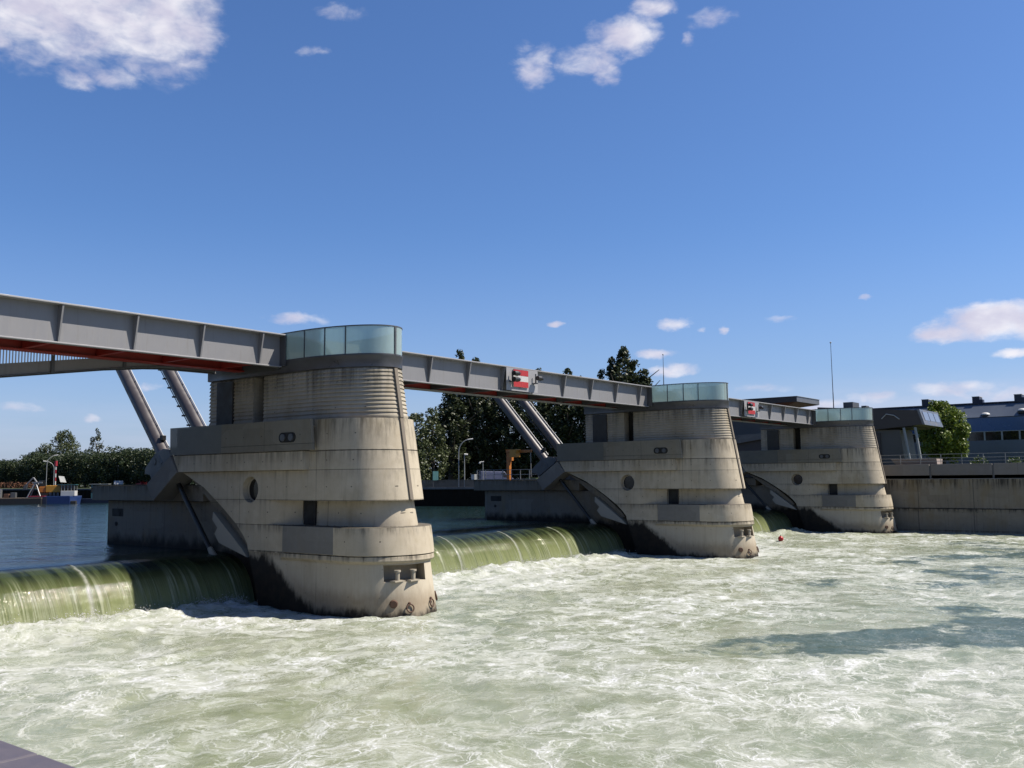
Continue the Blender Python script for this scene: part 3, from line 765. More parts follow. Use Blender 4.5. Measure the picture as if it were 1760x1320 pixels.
# ------------------------------------------------------------------ water
def vnoise(x, y, f, seed):
    r = np.random.default_rng(seed); T = r.random((256, 256))
    X, Y = x*f, y*f; xi, yi = np.floor(X).astype(int), np.floor(Y).astype(int); fx, fy = X-xi, Y-yi
    fx = fx*fx*fx*(fx*(fx*6-15)+10); fy = fy*fy*fy*(fy*(fy*6-15)+10)
    a = T[xi % 256, yi % 256]; b = T[(xi+1) % 256, yi % 256]; c = T[xi % 256, (yi+1) % 256]; d = T[(xi+1) % 256, (yi+1) % 256]
    return (a*(1-fx)+b*fx)*(1-fy)+(c*(1-fx)+d*fx)*fy
def fbm(x, y, f, o, seed, gain=.5):
    s = 0; a = 1; t = 0
    for k in range(o): s = s + a*vnoise(x+17*k, y-9*k, f*2**k, seed+k); t += a; a *= gain
    return s/t
def grid_obj(name, X, Y, Z, mat, attrs=None):
    n, m = X.shape
    v = np.stack([X, Y, Z], -1).reshape(-1, 3)
    idx = np.arange(n*m).reshape(n, m)
    f = np.stack([idx[:-1, :-1], idx[1:, :-1], idx[1:, 1:], idx[:-1, 1:]], -1).reshape(-1, 4)
    me = bpy.data.meshes.new(name)
    me.vertices.add(n*m); me.vertices.foreach_set('co', v.ravel())
    me.loops.add(f.size); me.loops.foreach_set('vertex_index', f.ravel().astype(np.int32))
    me.polygons.add(len(f)); me.polygons.foreach_set('loop_start', np.arange(0, f.size, 4, dtype=np.int32))
    me.update(calc_edges=True); me.validate()
    me.polygons.foreach_set('use_smooth', np.ones(len(f), dtype=bool))
    for k, a in (attrs or {}).items():
        at = me.attributes.new(k, 'FLOAT', 'POINT'); at.data.foreach_set('value', a.ravel().astype(np.float32))
    me.materials.append(MATS[mat]); o = bpy.data.objects.new(name, me); COL.objects.link(o)
    return o
def downstream():
    xs = np.arange(-30.05, 75.5, .2); ys = np.concatenate([np.arange(-90, -30, .5), np.arange(-30, 10.6, .17)])
    X, Y = np.meshgrid(xs, ys, indexing='ij')
    near = np.clip((Y+8)/18, 0, 1)
    wx = X + 3*(fbm(X, Y, .2, 3, 5)-.5); wy = Y + 3*(fbm(X, Y, .2, 3, 9)-.5)
    boil = 1-np.abs(2*fbm(wx, wy, .35, 4, 21)-1)
    Z = .22*(fbm(wx, wy, .28, 3, 31)-.5) + .16*(boil-.7)*(.5+near) + .12*(fbm(wx, wy, 1.3, 3, 41)-.5)*(1+.8*near)
    inpass = np.zeros_like(X)
    for a, b in ((-30, -3.4), (1.2, 32.6), (37.2, 68.6)): inpass = np.maximum(inpass, np.clip((X-a)/1.2, 0, 1)*np.clip((b-X)/1.2, 0, 1))
    hump = np.exp(-((Y-9.1-1.2*(fbm(X, Y*0, .3, 2, 55)-.5))/1.1)**2)*inpass
    Z += hump*(.28 + .55*(fbm(X, Y, 1.6, 4, 61, .6)-.35))
    foam = np.clip(.42 + .55*np.clip((Y+6)/15, 0, 1) + .8*(fbm(wx, wy, .09, 3, 71)-.5) + hump, 0, 1)
    foam *= np.clip(1.06 - .004*np.maximum(X, 0), .6, 1)
    ell = lambda cx, cy, ux, uy, a, b: np.exp(-(((X-cx)*ux+(Y-cy)*uy)/a)**4 - ((-(X-cx)*uy+(Y-cy)*ux)/b)**4)
    jit = 1.6*(fbm(X, Y, .45, 4, 81)-.5)
    Xs, Ys = X, Y
    X, Y = X + jit, Y + 1.6*(fbm(Xs, Ys, .45, 4, 83)-.5)
    c = np.maximum.reduce([1.25*ell(6.2, -20.3, .79, -.61, 8.5, 2.3), .8*ell(13.5, -24.5, .79, -.61, 5., 1.2), .7*ell(44, -14, .79, -.61, 9, 2.2), .6*ell(25, -17.5, .79, -.61, 6, 1.6), .55*ell(33, -21, .79, -.61, 9, 2.)])
    X, Y = Xs, Ys
    c = np.clip(c + .6*np.clip((fbm(wx, wy, .2, 4, 91)-.53)*5, 0, 1)*np.clip((X+14)/26, 0, 1)*np.clip((-Y+1)/12, 0, 1), 0, 1)
    clear = c*np.clip(.6+1.3*(fbm(X, Y, .8, 4, 95)-.3), 0, 1)
    o = grid_obj('downstream_water', X, Y, Z, 'white_water', {'foam': foam, 'clear': clear})
    tag(o, kind='structure')
downstream()
def waterfall(x0, x1, jets):
    xs = np.arange(x0, x1, .07)
    prof = np.array([(15.6, 2.41), (14.6, 2.405), (13.7, 2.39), (13.0, 2.35), (12.4, 2.26), (11.9, 2.10), (11.5, 1.88), (11.15, 1.58), (10.87, 1.2), (10.66, .8), (10.5, .4), (10.38, 0), (10.3, -.4)])
    s = np.linspace(0, 1, len(prof)); ss = np.linspace(0, 1, 56)
    py = np.interp(ss, s, prof[:, 0]); pz = np.interp(ss, s, prof[:, 1])
    X, SS = np.meshgrid(xs, ss, indexing='ij'); Y = np.interp(SS, ss, py); Z = np.interp(SS, ss, pz)
    k = np.clip((SS-.25)/.75, 0, 1)
    Xw = X - .25*SS
    d = .22*(fbm(Xw*1.0, SS*1.2, .9, 3, 101)-.5)*k + .14*(fbm(Xw, SS*1.5, 3.0, 3, 111)-.5)*k + .14*(fbm(X, SS*8, 2.2, 3, 121)-.5)*np.clip((SS-.75)/.25, 0, 1)
    jet = np.zeros_like(X)
    for jx, w in jets:
        xc = jx - .12*(SS-.3)
        wj = w*.62*(.5+.9*np.clip((SS-.28), 0, 1))
        b = np.exp(-((X-xc+.1*(fbm(X, SS*9, 1.5, 2, 131)-.5))/wj)**2)*np.clip((SS-.22)/.05, 0, 1)*np.clip((1.25-SS)/.4, .2, 1)
        jet = np.maximum(jet, b); d += -.10*b
    Y = Y - d*.6 - 0; Z = Z - d*.55
    drop = np.clip((2.41-Z)/2.5, 0, 1)
    drop = np.clip(.5*SS + .5*np.interp(SS, [0, .2, 1], [0, .08, 1]), 0, 1)
    o = grid_obj('waterfall', X, Y, Z, 'falling_water', {'drop': drop, 'jet': jet*.85})
    tag(o, kind='structure')
waterfall(-30.4, -2.15, [(-23, .16), (-17.8, .13), (-10.6, .17)])
waterfall(-.05, 33.8, [(6.5, .12), (13.9, .15), (20.2, .16), (26.3, .16)])
waterfall(35.95, 69.8, [(42.5, .14), (49, .16), (56.4, .18), (61.5, .16)])
def upstream():
    m = MB().add([(-31, 15.5, 2.4), (78, 15.5, 2.4), (78, 600, 2.4), (-160, 600, 2.4), (-31, 60, 2.4)], [(0, 1, 2, 3, 4)])
    tag(m.obj('upstream_water', 'river_water'), kind='structure')
upstream()

def spray():
    r = np.random.default_rng(77); P = []
    for a, b, n in ((-30, -3.5, 9000), (1.3, 32.4, 6500), (37.4, 68.4, 2500)):
        x = r.uniform(a, b, n); clump = fbm(x, x*0, .9, 4, 201); keep = r.random(n) < np.clip(clump*2.2-.6, .08, 1); x = x[keep]; cl = clump[keep]
        y = 9.75 + r.normal(0, .45, len(x)); z = .16 + np.abs(r.normal(0, .15, len(x)))*(.4+cl)
        P.append(np.stack([x, y, z, r.uniform(.01, .032, len(x))], 1))
    P = np.concatenate(P); k = len(P)
    base = np.array([(1, 0, -.5), (-.5, .87, -.5), (-.5, -.87, -.5), (0, 0, 1)])
    V = (P[:, None, :3] + base[None]*P[:, None, 3:4]*np.array([1.3, 1, 1])).reshape(-1, 3)
    F = (np.array([(0, 1, 3), (1, 2, 3), (2, 0, 3), (0, 2, 1)])[None] + 4*np.arange(k)[:, None, None]).reshape(-1, 3)
    me = bpy.data.meshes.new('spray'); me.from_pydata(V.tolist(), [], F.tolist()); me.materials.append(MATS['white_paint'])
    o = bpy.data.objects.new('spray', me); COL.objects.link(o); tag(o, kind='stuff')
spray()

# ------------------------------------------------------------------ banks and ground
BANK = [(73.9, 16), (71, 30), (64.5, 50), (62, 60), (55, 163), (49, 300), (40, 590)]
far = MB().add([(x, y, 4.9) for x, y in BANK] + [(1500, 1500, 4.9), (1500, -900, 4.9), (74.6, -900, 4.9), (74.6, 16, 4.9)], [tuple(range(len(BANK)+4))])
tag(far.obj('far_bank', 'terrain'), kind='structure')
tag(MB().add([(-3000, -900, -4), (3000, -900, -4), (3000, 3000, -4), (-3000, 3000, -4)], [(0, 1, 2, 3)]).obj('ground', 'terrain'), kind='structure')
tag(MB().add([(-3000, 600, 4.6), (3000, 600, 4.6), (3000, 3000, 4.6), (-3000, 3000, 4.6)], [(0, 1, 2, 3)]).obj('distant_land', 'terrain'), kind='structure')
# sheet-pile quay under the far bank
pw = []
for (xa, ya), (xb, yb) in zip(BANK[:-1], BANK[1:]):
    L = math.hypot(xb-xa, yb-ya); n = max(2, int(L/.6)); nx, ny = -(yb-ya)/L, (xb-xa)/L
    for i in range(n):
        t = i/n; o = .16 if (i//1) % 2 else 0
        pw.append((xa+(xb-xa)*t - abs(nx)*o, ya+(yb-ya)*t - ny*o*0))
m = MB().loft([[(x, y, -3) for x, y in pw], [(x, y, 4.7) for x, y in pw]], cap=False, closed=False)
tag(m.obj('sheet_pile_wall', 'sheet_pile'), 'dark ribbed sheet pile wall along the far river bank behind the piers', 'quay wall')
m = MB().loft([[(x-.25, y, 4.68) for x, y in BANK], [(x-.25, y, 4.98) for x, y in BANK], [(x+.5, y, 4.98) for x, y in BANK], [(x+.5, y, 4.905) for x, y in BANK]], cap=False, closed=False)
tag(m.obj('bank_coping', 'parapet_panel'), 'pale concrete coping on top of the far sheet pile wall', 'coping')
gs = [(x+1.2, y) for x, y in BANK[3:6]]; g2 = [(x+5.5, y) for x, y in BANK[3:6]]
tag(MB().loft([[(x, y, 4.91) for x, y in gs], [(x, y, 5.0) for x, y in [(a+2, b) for a, b in gs]], [(x, y, 4.93) for x, y in g2]], cap=False, closed=False).obj('grass_verge', 'lawn_grass'), kind='stuff')
# low concrete flood wall on the far bank (right of the lamps)
m = MB().loft([[(63.2, 61, z), (65.5, 50.5, z), (71.5, 31, z), (71.9, 31.2, z), (65.9, 50.8, z), (63.6, 61.1, z)] for z in (4.95, 5.95)])
tag(m.obj('flood_wall', 'base_concrete'), 'low dark concrete wall on the far bank under the two street lamps', 'wall')

# right-hand quay
def right_quay():
    t = thing('lock_quay_wall', (73.3, -10, 0), 'tall stained concrete quay wall downstream of the farthest pier', 'quay wall')
    def O(m, n, mat, **k):
        m.v = [(a-73.3, b+10, c) for a, b, c in m.v]; return m.obj(n, mat, t, **k)
    O(MB().box(73.3, 75.5, -90, 14, 2.5, 5.55), 'wall', 'quay_concrete')
    O(MB().box(73.05, 75.5, -90, 14, -3, 2.45), 'wall_foot', 'quay_concrete')
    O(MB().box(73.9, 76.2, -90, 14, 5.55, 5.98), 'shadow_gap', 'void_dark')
    O(MB().box(73.28, 74.1, -90, 14, 5.56, 5.60), 'ledge_pipe', 'galvanised')
    y = 14
    for y0 in np.arange(-88, 14, 6.05):
        O(MB().box(73.4, 73.75, y0+.09, y0+5.97, 5.95, 7.12), 'parapet_panel', 'parapet_panel', bevel=.02)
        O(MB().box(73.45, 73.8, y0-.08, y0+.08, 5.6, 6.98), 'panel_stud', 'dark_steel')
    return t
right_quay()
tag(MB().box(73.9, 1490, -300, 15.5, 4.0, 6.98).obj('lock_ground', 'lawn_grass'), kind='structure')
tag(MB().add([(75.6, -200, 6.985), (78.2, -200, 6.985), (78.2, 13, 6.985), (75.6, 13, 6.985)], [(0, 1, 2, 3)]).obj('path', 'asphalt'), kind='structure')
def railing(name, label, pts, h, step, mat='galvanised', rails=(1., .55), cat='railing', r=.025, group=None):
    t = thing(name, pts[0], label, cat, group); o = Vector(pts[0])
    P = [Vector(p)-o for p in pts]
    L = [0.]
    for a, b in zip(P[:-1], P[1:]): L.append(L[-1]+(b-a).length)
    for f in rails:
        MB().path([p + Vector((0, 0, h*f)) for p in P], r, 8).obj('rail', mat, t, 40)
    for s in np.arange(0, L[-1]+.01, step):
        i = min(len(P)-2, max(0, int(np.searchsorted(L, s))-1)); q = P[i].lerp(P[i+1], (s-L[i])/max(1e-6, L[i+1]-L[i]))
        MB().box(q.x-.03, q.x+.03, q.y-.03, q.y+.03, q.z-.15, q.z+h-.01).obj('post', mat, t)
    return t
railing('quay_railing', 'thin grey metal railing on the lock quay parapet at the right', [(73.95, 8, 7.12), (73.95, -34, 7.12)], 1.05, 2.05, rails=(1., .62, .3), r=.022)
railing('slab_railing', 'low pale railing along the upstream slab of the middle pier beside the davit', [(33.6, 25.9, 5.88), (33.6, 18.9, 5.88)], .95, 1.0, rails=(1., .55, .12), r=.022)
railing('bank_railing', 'dark railing on the far bank beneath the pale round tree left of the poplars', [(63.9, 69, 4.95), (62.8, 61.6, 4.95)], 1.1, 1.6)
railing('lawn_railing', 'pale railing on the raised grass behind the orange davit', [(75, 47.5, 6.1), (76.5, 36, 6.1)], 1.3, 2.2, r=.04)

# camera-side quay coping
def near_quay():
    t = thing('near_quay_wall', (-30, -28, 0), 'dark stone coping slabs of the near quay at the bottom left corner', 'quay wall')
    def O(m, n, mat, **k):
        m.v = [(a+30, b+28, c) for a, b, c in m.v]; return m.obj(n, mat, t, **k)
    O(MB().box(-31.2, -30.1, -90, 16, -3, 4.72), 'wall', 'base_concrete')
    for y0 in np.arange(-61.66, 14, 1.4):
        O(MB().box(-30.34, -29.98, y0+.006, y0+1.394, 4.72, 4.90), 'coping_slab', 'coping_stone', bevel=.012)
    O(MB().box(-30.33, -29.99, -61, 14, 4.7205, 4.86), 'coping_bed', 'coping_joint')
    return t
near_quay()
tag(MB().box(-400, -30.36, -300, 16, 3.5, 4.55).obj('near_pavement', 'asphalt'), kind='structure')
tag(MB().box(-500, -31.2, 16.01, 640, -3, 4.6).obj('near_bank', 'terrain'), kind='structure')
tag(MB().box(-31.4, -30.6, 5, 16, -3, 11.5).box(-33.4, -31.4, 4, 30, -3, 11.6).obj('abutment', 'pier_concrete'), 'concrete abutment carrying the outer end of the left girder', 'abutment')

# ------------------------------------------------------------------ trees
def leaf_cloud(centres, radii, per, size, stretch=(1, 1, 1), seed=0):
    r = np.random.default_rng(seed); V = []; F = []
    n = 0
    for c, rad in zip(centres, radii):
        k = max(6, int(per*(rad**2)))
        d = r.normal(size=(k, 3)); d /= np.linalg.norm(d, axis=1)[:, None]
        p = np.array(c) + d*(rad*r.uniform(.35, 1.0, (k, 1))**.5)*np.array(stretch)
        u = r.normal(size=(k, 3)); u /= np.linalg.norm(u, axis=1)[:, None]
        w = np.cross(u, r.normal(size=(k, 3))); w /= np.linalg.norm(w, axis=1)[:, None]
        s = size*r.uniform(.6, 1.3, (k, 1))
        q = np.stack([p-u*s, p+w*s*.55, p+u*s, p-w*s*.55], 1)
        V.append(q.reshape(-1, 3)); F.append(np.arange(4*k).reshape(k, 4)+n); n += 4*k
    V = np.concatenate(V); F = np.concatenate(F)
    return V, F
def leaf_mesh(name, V, F, mat):
    me = bpy.data.meshes.new(name); me.vertices.add(len(V)); me.vertices.foreach_set('co', V.ravel())
    me.loops.add(F.size); me.loops.foreach_set('vertex_index', F.ravel().astype(np.int32))
    me.polygons.add(len(F)); me.polygons.foreach_set('loop_start', np.arange(0, F.size, 4, dtype=np.int32))
    me.update(calc_edges=True); me.materials.append(MATS[mat]); return me
def trunk_mb(h, r, top, limbs, seed):
    rr = random.Random(seed); m = MB(); pts = [(0, 0, -.3)]; n = 6
    for i in range(1, n+1): pts.append((rr.uniform(-.12, .12)*i*.4, rr.uniform(-.12, .12)*i*.4, top*i/n))
    for i in range(n): m.tube(pts[i], pts[i+1], r*(1-.75*i/n), r*(1-.75*(i+1)/n), 8)
    for k in range(limbs):
        i = rr.randint(2, n-1); a = rr.uniform(0, 6.28); q = Vector(pts[i]); l = h*rr.uniform(.14, .25)
        m.tube(q, q+Vector((math.cos(a)*l, math.sin(a)*l, l*rr.uniform(.6, 1.3))), r*.38, r*.1, 6)
    return m
def make_tree(name, label, cat, group, h, w, z0, mat, nclump, per, size, shape, seed, top_pow=1.0, crad=(.22, .42)):
    """crown: clumps scattered through a body of revolution; shape(t) gives relative radius at height t of the crown"""
    r = np.random.default_rng(seed); t_ = thing(name, (0, 0, 0), label, cat, group)
    cs, rs = [], []
    for i in range(nclump):
        t = r.uniform(0, 1)**top_pow; ang = r.uniform(0, 6.28); rad = w*shape(t)*math.sqrt(r.uniform(.1, 1.))
        cs.append((rad*math.cos(ang), rad*math.sin(ang), z0+(h-z0)*t)); rs.append(w*r.uniform(*crad)*(.55+.45*shape(t)))
    V, F = leaf_cloud(cs, rs, per, size, (1, 1, 1.15), seed)
    c = bpy.data.objects.new('crown', leaf_mesh('crown', V, F, mat)); COL.objects.link(c); c.parent = t_
    trunk_mb(h, .02*h+.08, h*.75, 7, seed).obj('trunk', 'bark', t_, 60)
    return t_
def plant(proto, used, x, y, z, s, rz, label, group=None):
    o = proto if not used else copy_tree(proto)
    o.location = (x, y, z); o.scale = (s[0], s[0], s[1]) if isinstance(s, tuple) else (s, s, s); o.rotation_euler = (0, 0, rz); o['label'] = label
    if group: o['group'] = group
    return o
roundish = lambda t: max(.12, math.sin(math.pi*min(1, max(0, .12+.86*t)))**.6)
column = lambda t: (.55+.45*math.sin(math.pi*min(1, t*1.1)))*(1 if t < .75 else max(.1, 1-(t-.75)/.25*.8))
boxy = lambda t: 1. if .1 < t < .85 else .72
pl = [make_tree('plane_tree', 'x', 'tree', None, 9., 3.4, 1.8, 'plane_leaves', 70, 85, .20, boxy, 11+i) for i in range(3)]
row = [(69.6, 207, 7.6), (69, 201.1, 7.9), (69, 196.7, 8.4), (69, 191.5, 9.0), (69, 187.5, 8.8), (69, 182.6, 9.2), (69, 177.5, 8.6), (69, 173.5, 8.9), (69, 169.5, 9.1), (69, 164.6, 9.3), (69, 159.8, 8.6), (69, 155.1, 9.0), (69, 151, 9.5), (69, 146.6, 9.4), (69, 142.7, 9.6), (69, 138, 9.0), (69, 133.5, 9.2)]
used = [False]*3
for i, (x, y, h) in enumerate(row):
    k = i % 3
    n = len(row)
    lab = f'dark clipped tree, number {i+1} from the left in the far left row'
    s = .8*h/9.*random.uniform(.95, 1.05)
    plant(pl[k], used[k], x+random.uniform(-1, 1), y, 4.85, (random.uniform(.85, 1.1), s), random.uniform(0, 6), lab, 'clipped trees in a row on the far left bank'); used[k] = True
tr = make_tree('round_tree', 'taller round green tree rising above the clipped row at the far left', 'tree', None, 13., 3.6, 3., 'willow_leaves', 70, 85, .21, roundish, 41)
tr.location = (77, 190, 4.8)
tr = make_tree('poplar_tree', 'slim pointed poplar standing alone above the clipped row at the far left', 'tree', None, 13.4, 1.5, 3., 'poplar_leaves', 70, 150, .2, column, 42)
tr.location = (76, 173.6, 4.8)
tr = make_tree('willow_tree', 'pale green bushy tree peeping over the clipped row left of the tall round one', 'tree', None, 10., 3.6, 2.5, 'willow_leaves', 50, 80, .21, roundish, 43)
tr.location = (75.5, 196, 4.8)
# poplars behind the middle gate
pp = [make_tree('poplar_tree', 'x', 'tree', None, 21., 2.5, 2., 'poplar_leaves', 150, 95, .25, column, 51+i) for i in range(3)]
spots = [(77.8, 68.5, 15.3, 1.1, 'tall dark poplar'), (80.8, 69.3, 21.6, .95, ''), (82.4, 67.2, 20.2, .9, ''), (83.6, 66.1, 17.0, 1.1, ''), (85.6, 63.5, 17.8, 1.05, ''), (87.2, 61.5, 17.0, 1.1, ''), (88.8, 59.4, 18.6, .95, ''), (90.3, 57.5, 17.2, 1., ''), (91.5, 55.6, 18.3, 1., ''), (92.6, 53.9, 17.2, 1.0, ''),
         (94.6, 50.9, 18.2, .85, ''), (95.4, 49.6, 20.0, .8, ''), (96.5, 48.0, 21.9, 1.15, ''), (97.4, 46.5, 19.6, 1.1, ''), (98.1, 45.2, 18.0, 1.1, '')]
desc = ('shortest dark poplar at the left end of the poplar clump', 'tall dark poplar topping out above the girder left of the larger striped sign', 'dark poplar second to top out above the girder left of the striped sign',
        'dark poplar directly under the girder left of the striped sign', 'dark poplar hidden behind the striped sign with trunk left of the cylinders', 'dark poplar seen between the two slanting cylinders of the middle pier',
        'dark poplar with its tip just right of the larger striped sign', 'dark poplar below the girder right of the slanting cylinders', 'dark poplar whose tip shows above the girder halfway to the middle pier', 'dark poplar right of the cylinders beside the middle pier wall',
        'small slim poplar at the left of the group above the middle girder', 'narrow pointed poplar left of the tallest one above the middle girder', 'tallest broad poplar of the group above the girder at the middle pier', 'poplar on the right shoulder of the group above the middle girder', 'lowest poplar at the right edge of the group above the middle girder')
used = [False]*3
for i, (x, y, h, wd, _) in enumerate(spots):
    k = i % 3
    plant(pp[k], used[k], x, y, 5.0, (wd, h/21.), random.uniform(0, 6), desc[i], 'tall dark poplars beyond the lock'); used[k] = True
for i, (x, y, h, w, lab) in enumerate(((68.7, 67.3, 10.6, 2.5, 'pale green rounded tree just right of the nearest pier'), (71.2, 66.3, 11.7, 2.2, 'pale green tree between the rounded tree and the poplars'))):
    tr = make_tree('willow_tree', lab, 'tree', 'pale trees right of the nearest pier', h, w, .8, 'willow_leaves', 90, 100, .21, roundish, 71+i); tr.location = (x, y, 5.0)
# dark understorey behind the lock that reads as one mass
V, F = leaf_cloud([(79+i*1.1+random.uniform(-1, 1), 74.5-i*1.45+random.uniform(-1, 1), random.uniform(6, 11)) for i in range(20) for _ in range(5)], [random.uniform(1.6, 2.6) for _ in range(100)], 22, .42, seed=5)
o = bpy.data.objects.new('undergrowth', leaf_mesh('undergrowth', V, F, 'poplar_leaves')); COL.objects.link(o); tag(o, kind='stuff')
V, F = leaf_cloud([(73+random.uniform(-1.5, 1.5), 130+i*2.2, random.uniform(5.3, 7.6)) for i in range(46) for _ in range(3)], [random.uniform(1.3, 2.1) for _ in range(138)], 20, .4, seed=6)
o = bpy.data.objects.new('undergrowth', leaf_mesh('undergrowth', V, F, 'plane_leaves')); COL.objects.link(o); tag(o, kind='stuff')
V, F = leaf_cloud([(62.5+random.uniform(-.6, .6), 172+i*.9, 5.6) for i in range(40)], [.8]*40, 60, .22, seed=8)
o = bpy.data.objects.new('russet_hedge', leaf_mesh('russet_hedge', V, F, 'dry_hedge')); COL.objects.link(o); tag(o, 'russet brown hedge on the grass bank at the far left edge', 'hedge')
tr = make_tree('maple_tree', 'bright green leafy tree beside the blue building at the right', 'tree', None, 7.0, 2.7, 1.0, 'maple_leaves', 170, 260, .17, roundish, 81, crad=(.12, .30)); tr.location = (109.3, 3.7, 6.9); tr.scale = (1.25, 1.25, 1.32)
def shrub(x, y, r, h, label, seed):
    rr = np.random.default_rng(seed)
    V, F = leaf_cloud([(rr.uniform(-r, r), rr.uniform(-r, r), h*rr.uniform(.3, .75)) for _ in range(9)], [h*.42]*9, 110/h, .13, seed=seed)
    t = thing('garden_shrub', (x, y, 6.98), label, 'shrub', 'garden shrubs on the lock lawn')
    c = bpy.data.objects.new('foliage', leaf_mesh('foliage', V, F, 'hedge_leaves')); COL.objects.link(c); c.parent = t
    MB().tube((0, 0, 0), (0, 0, h*.5), .05, .02).obj('stem', 'bark', t)
shrub(84, -6.0, .8, 1.0, 'small low shrub under the bright green tree behind the railing', 1)
shrub(86, -16.8, 1.2, 1.75, 'largest round shrub at the right edge before the blue building', 2)
shrub(82, -9.5, 1.0, .9, 'low spreading shrub below the middle of the blue building windows', 3)
shrub(82, -12.2, 1.2, .8, 'flat shrub on the lawn left of the largest round shrub', 4)

# ------------------------------------------------------------------ control building, canopy, blue building
def control():
    t = thing('control_building', (86, 1, 6.98), 'dark lock control building with cantilevered window box on slanting legs', 'building')
    def O(m, n, mat, par=None, **k):
        m.v = [(a-86, b-1, c-6.98) for a, b, c in m.v]; return m.obj(n, mat, par or t, **k)
    O(MB().prism([(.40, 12.02), (.95, 13.75), (13, 14.75), (13, 12.0), (6, 11.6)], 'x', 86, 94.4), 'upper_storey', 'dark_cladding')
    fr = O(MB().prism([(.10, 11.98), (.66, 13.86), (.94, 13.84), (.39, 12.0)], 'x', 85.9, 94.6), 'front_frame', 'roof_fascia')
    for i in range(3): O(MB().prism([(.255, 12.55), (.565, 13.6), (.60, 13.6), (.29, 12.55)], 'x', 86.9+i*2.5, 89.1+i*2.5), 'window', 'window_glass', fr)
    for i in range(4): O(MB().prism([(.235, 12.5), (.56, 13.62), (.61, 13.62), (.28, 12.5)], 'x', 86.65+i*2.5, 86.88+i*2.5), 'mullion', 'black_plastic', fr)
    O(MB().prism([(2.7, 7.0), (3.2, 11.5), (13, 11.9), (13, 7.0)], 'x', 86.6, 92), 'lower_wall', 'dark_wall')
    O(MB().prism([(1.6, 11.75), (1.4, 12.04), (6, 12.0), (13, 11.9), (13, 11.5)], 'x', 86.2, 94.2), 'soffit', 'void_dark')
    for ya, yb in ((2.6, 2.0), (1.3, .75)):
        O(MB().tube((86.15, ya, 11.7), (86.1, yb, 7.0), .16, n=10), 'slanting_leg', 'pale_metal')
    O(MB().path([(86-.02, 5.1, 12.9), (85.9, 4.5, 13.45), (85.9, 3.6, 13.25), (85.98, 3.0, 12.75)], .05, 6), 'wall_bracket', 'white_paint')
    O(MB().box(87.5, 90, 9.0, 10.2, 14.5, 15.3).box(88.3, 89.5, 7.6, 8.2, 14.2, 14.8), 'roof_vent', 'dark_steel')
    O(MB().box(86.4, 92, 5.5, 40, 7, 11.2), 'rear_wall', 'dark_cladding')
    O(MB().prism([(24.5, 10.4), (19.5, 11.1), (19.5, 11.75), (24.5, 11.55)], 'x', 86.0, 86.395), 'stair_stringer', 'parapet_panel')
    return t
control()
def canopy():
    t = thing('lock_canopy', (90, 17.2, 6.98), 'broad flat dark roof canopy with reddish soffit rising behind the distant girder', 'canopy')
    def O(m, n, mat, **k):
        m.v = [(a-90, b-17.2, c-6.98) for a, b, c in m.v]; return m.obj(n, mat, t, **k)
    O(MB().loft([[(90, 17.3, z), (98.5, 17.3, z), (98.5, 40, z), (90, 40, z)] for z in (15.95, 16.66)]), 'roof_slab', 'dark_cladding', bevel=.02)
    O(MB().box(90.05, 98.5, 17.2, 17.3, 16.0, 16.68), 'front_fascia', 'roof_fascia')
    O(MB().loft([[(90.1, 17.4, 15.94), (98.4, 17.4, 15.94), (98.4, 39.9, 15.94), (90.1, 39.9, 15.94)], [(91.5, 19.5, 15.45), (97, 22, 15.45), (97, 38, 15.45), (91.5, 38, 15.45)]]), 'soffit', 'soffit_wood')
    O(MB().box(92, 97, 21, 38, 6.98, 15.44), 'core', 'dark_wall')
    O(MB().box(89.9, 98.6, 17.1, 40, 16.69, 16.73), 'roof_edge', 'pale_metal')
    return t
canopy()
def mast(x, y, z0, z1, label, lean=0):
    t = thing('antenna_mast', (x, y, z0), label, 'mast', 'thin masts behind the dam')
    MB().tube((0, 0, 0), (lean*.55, 0, (z1-z0)*.6), .09, .06, 8).tube((lean*.55, 0, (z1-z0)*.6), (lean, 0, z1-z0), .05, .03, 8).obj('pole', 'dark_steel', t, 40)
    MB().sphere((lean, 0, z1-z0+.05), .12, 8, 5).obj('cap', 'pale_metal', t, 60)
mast(86.3, 11.0, 7., 22.9, 'thin grey antenna mast above the farthest pier', -.15)
mast(90.8, 37.7, 16.7, 24.2, 'thin short mast rising behind the glass screen of the middle pier')
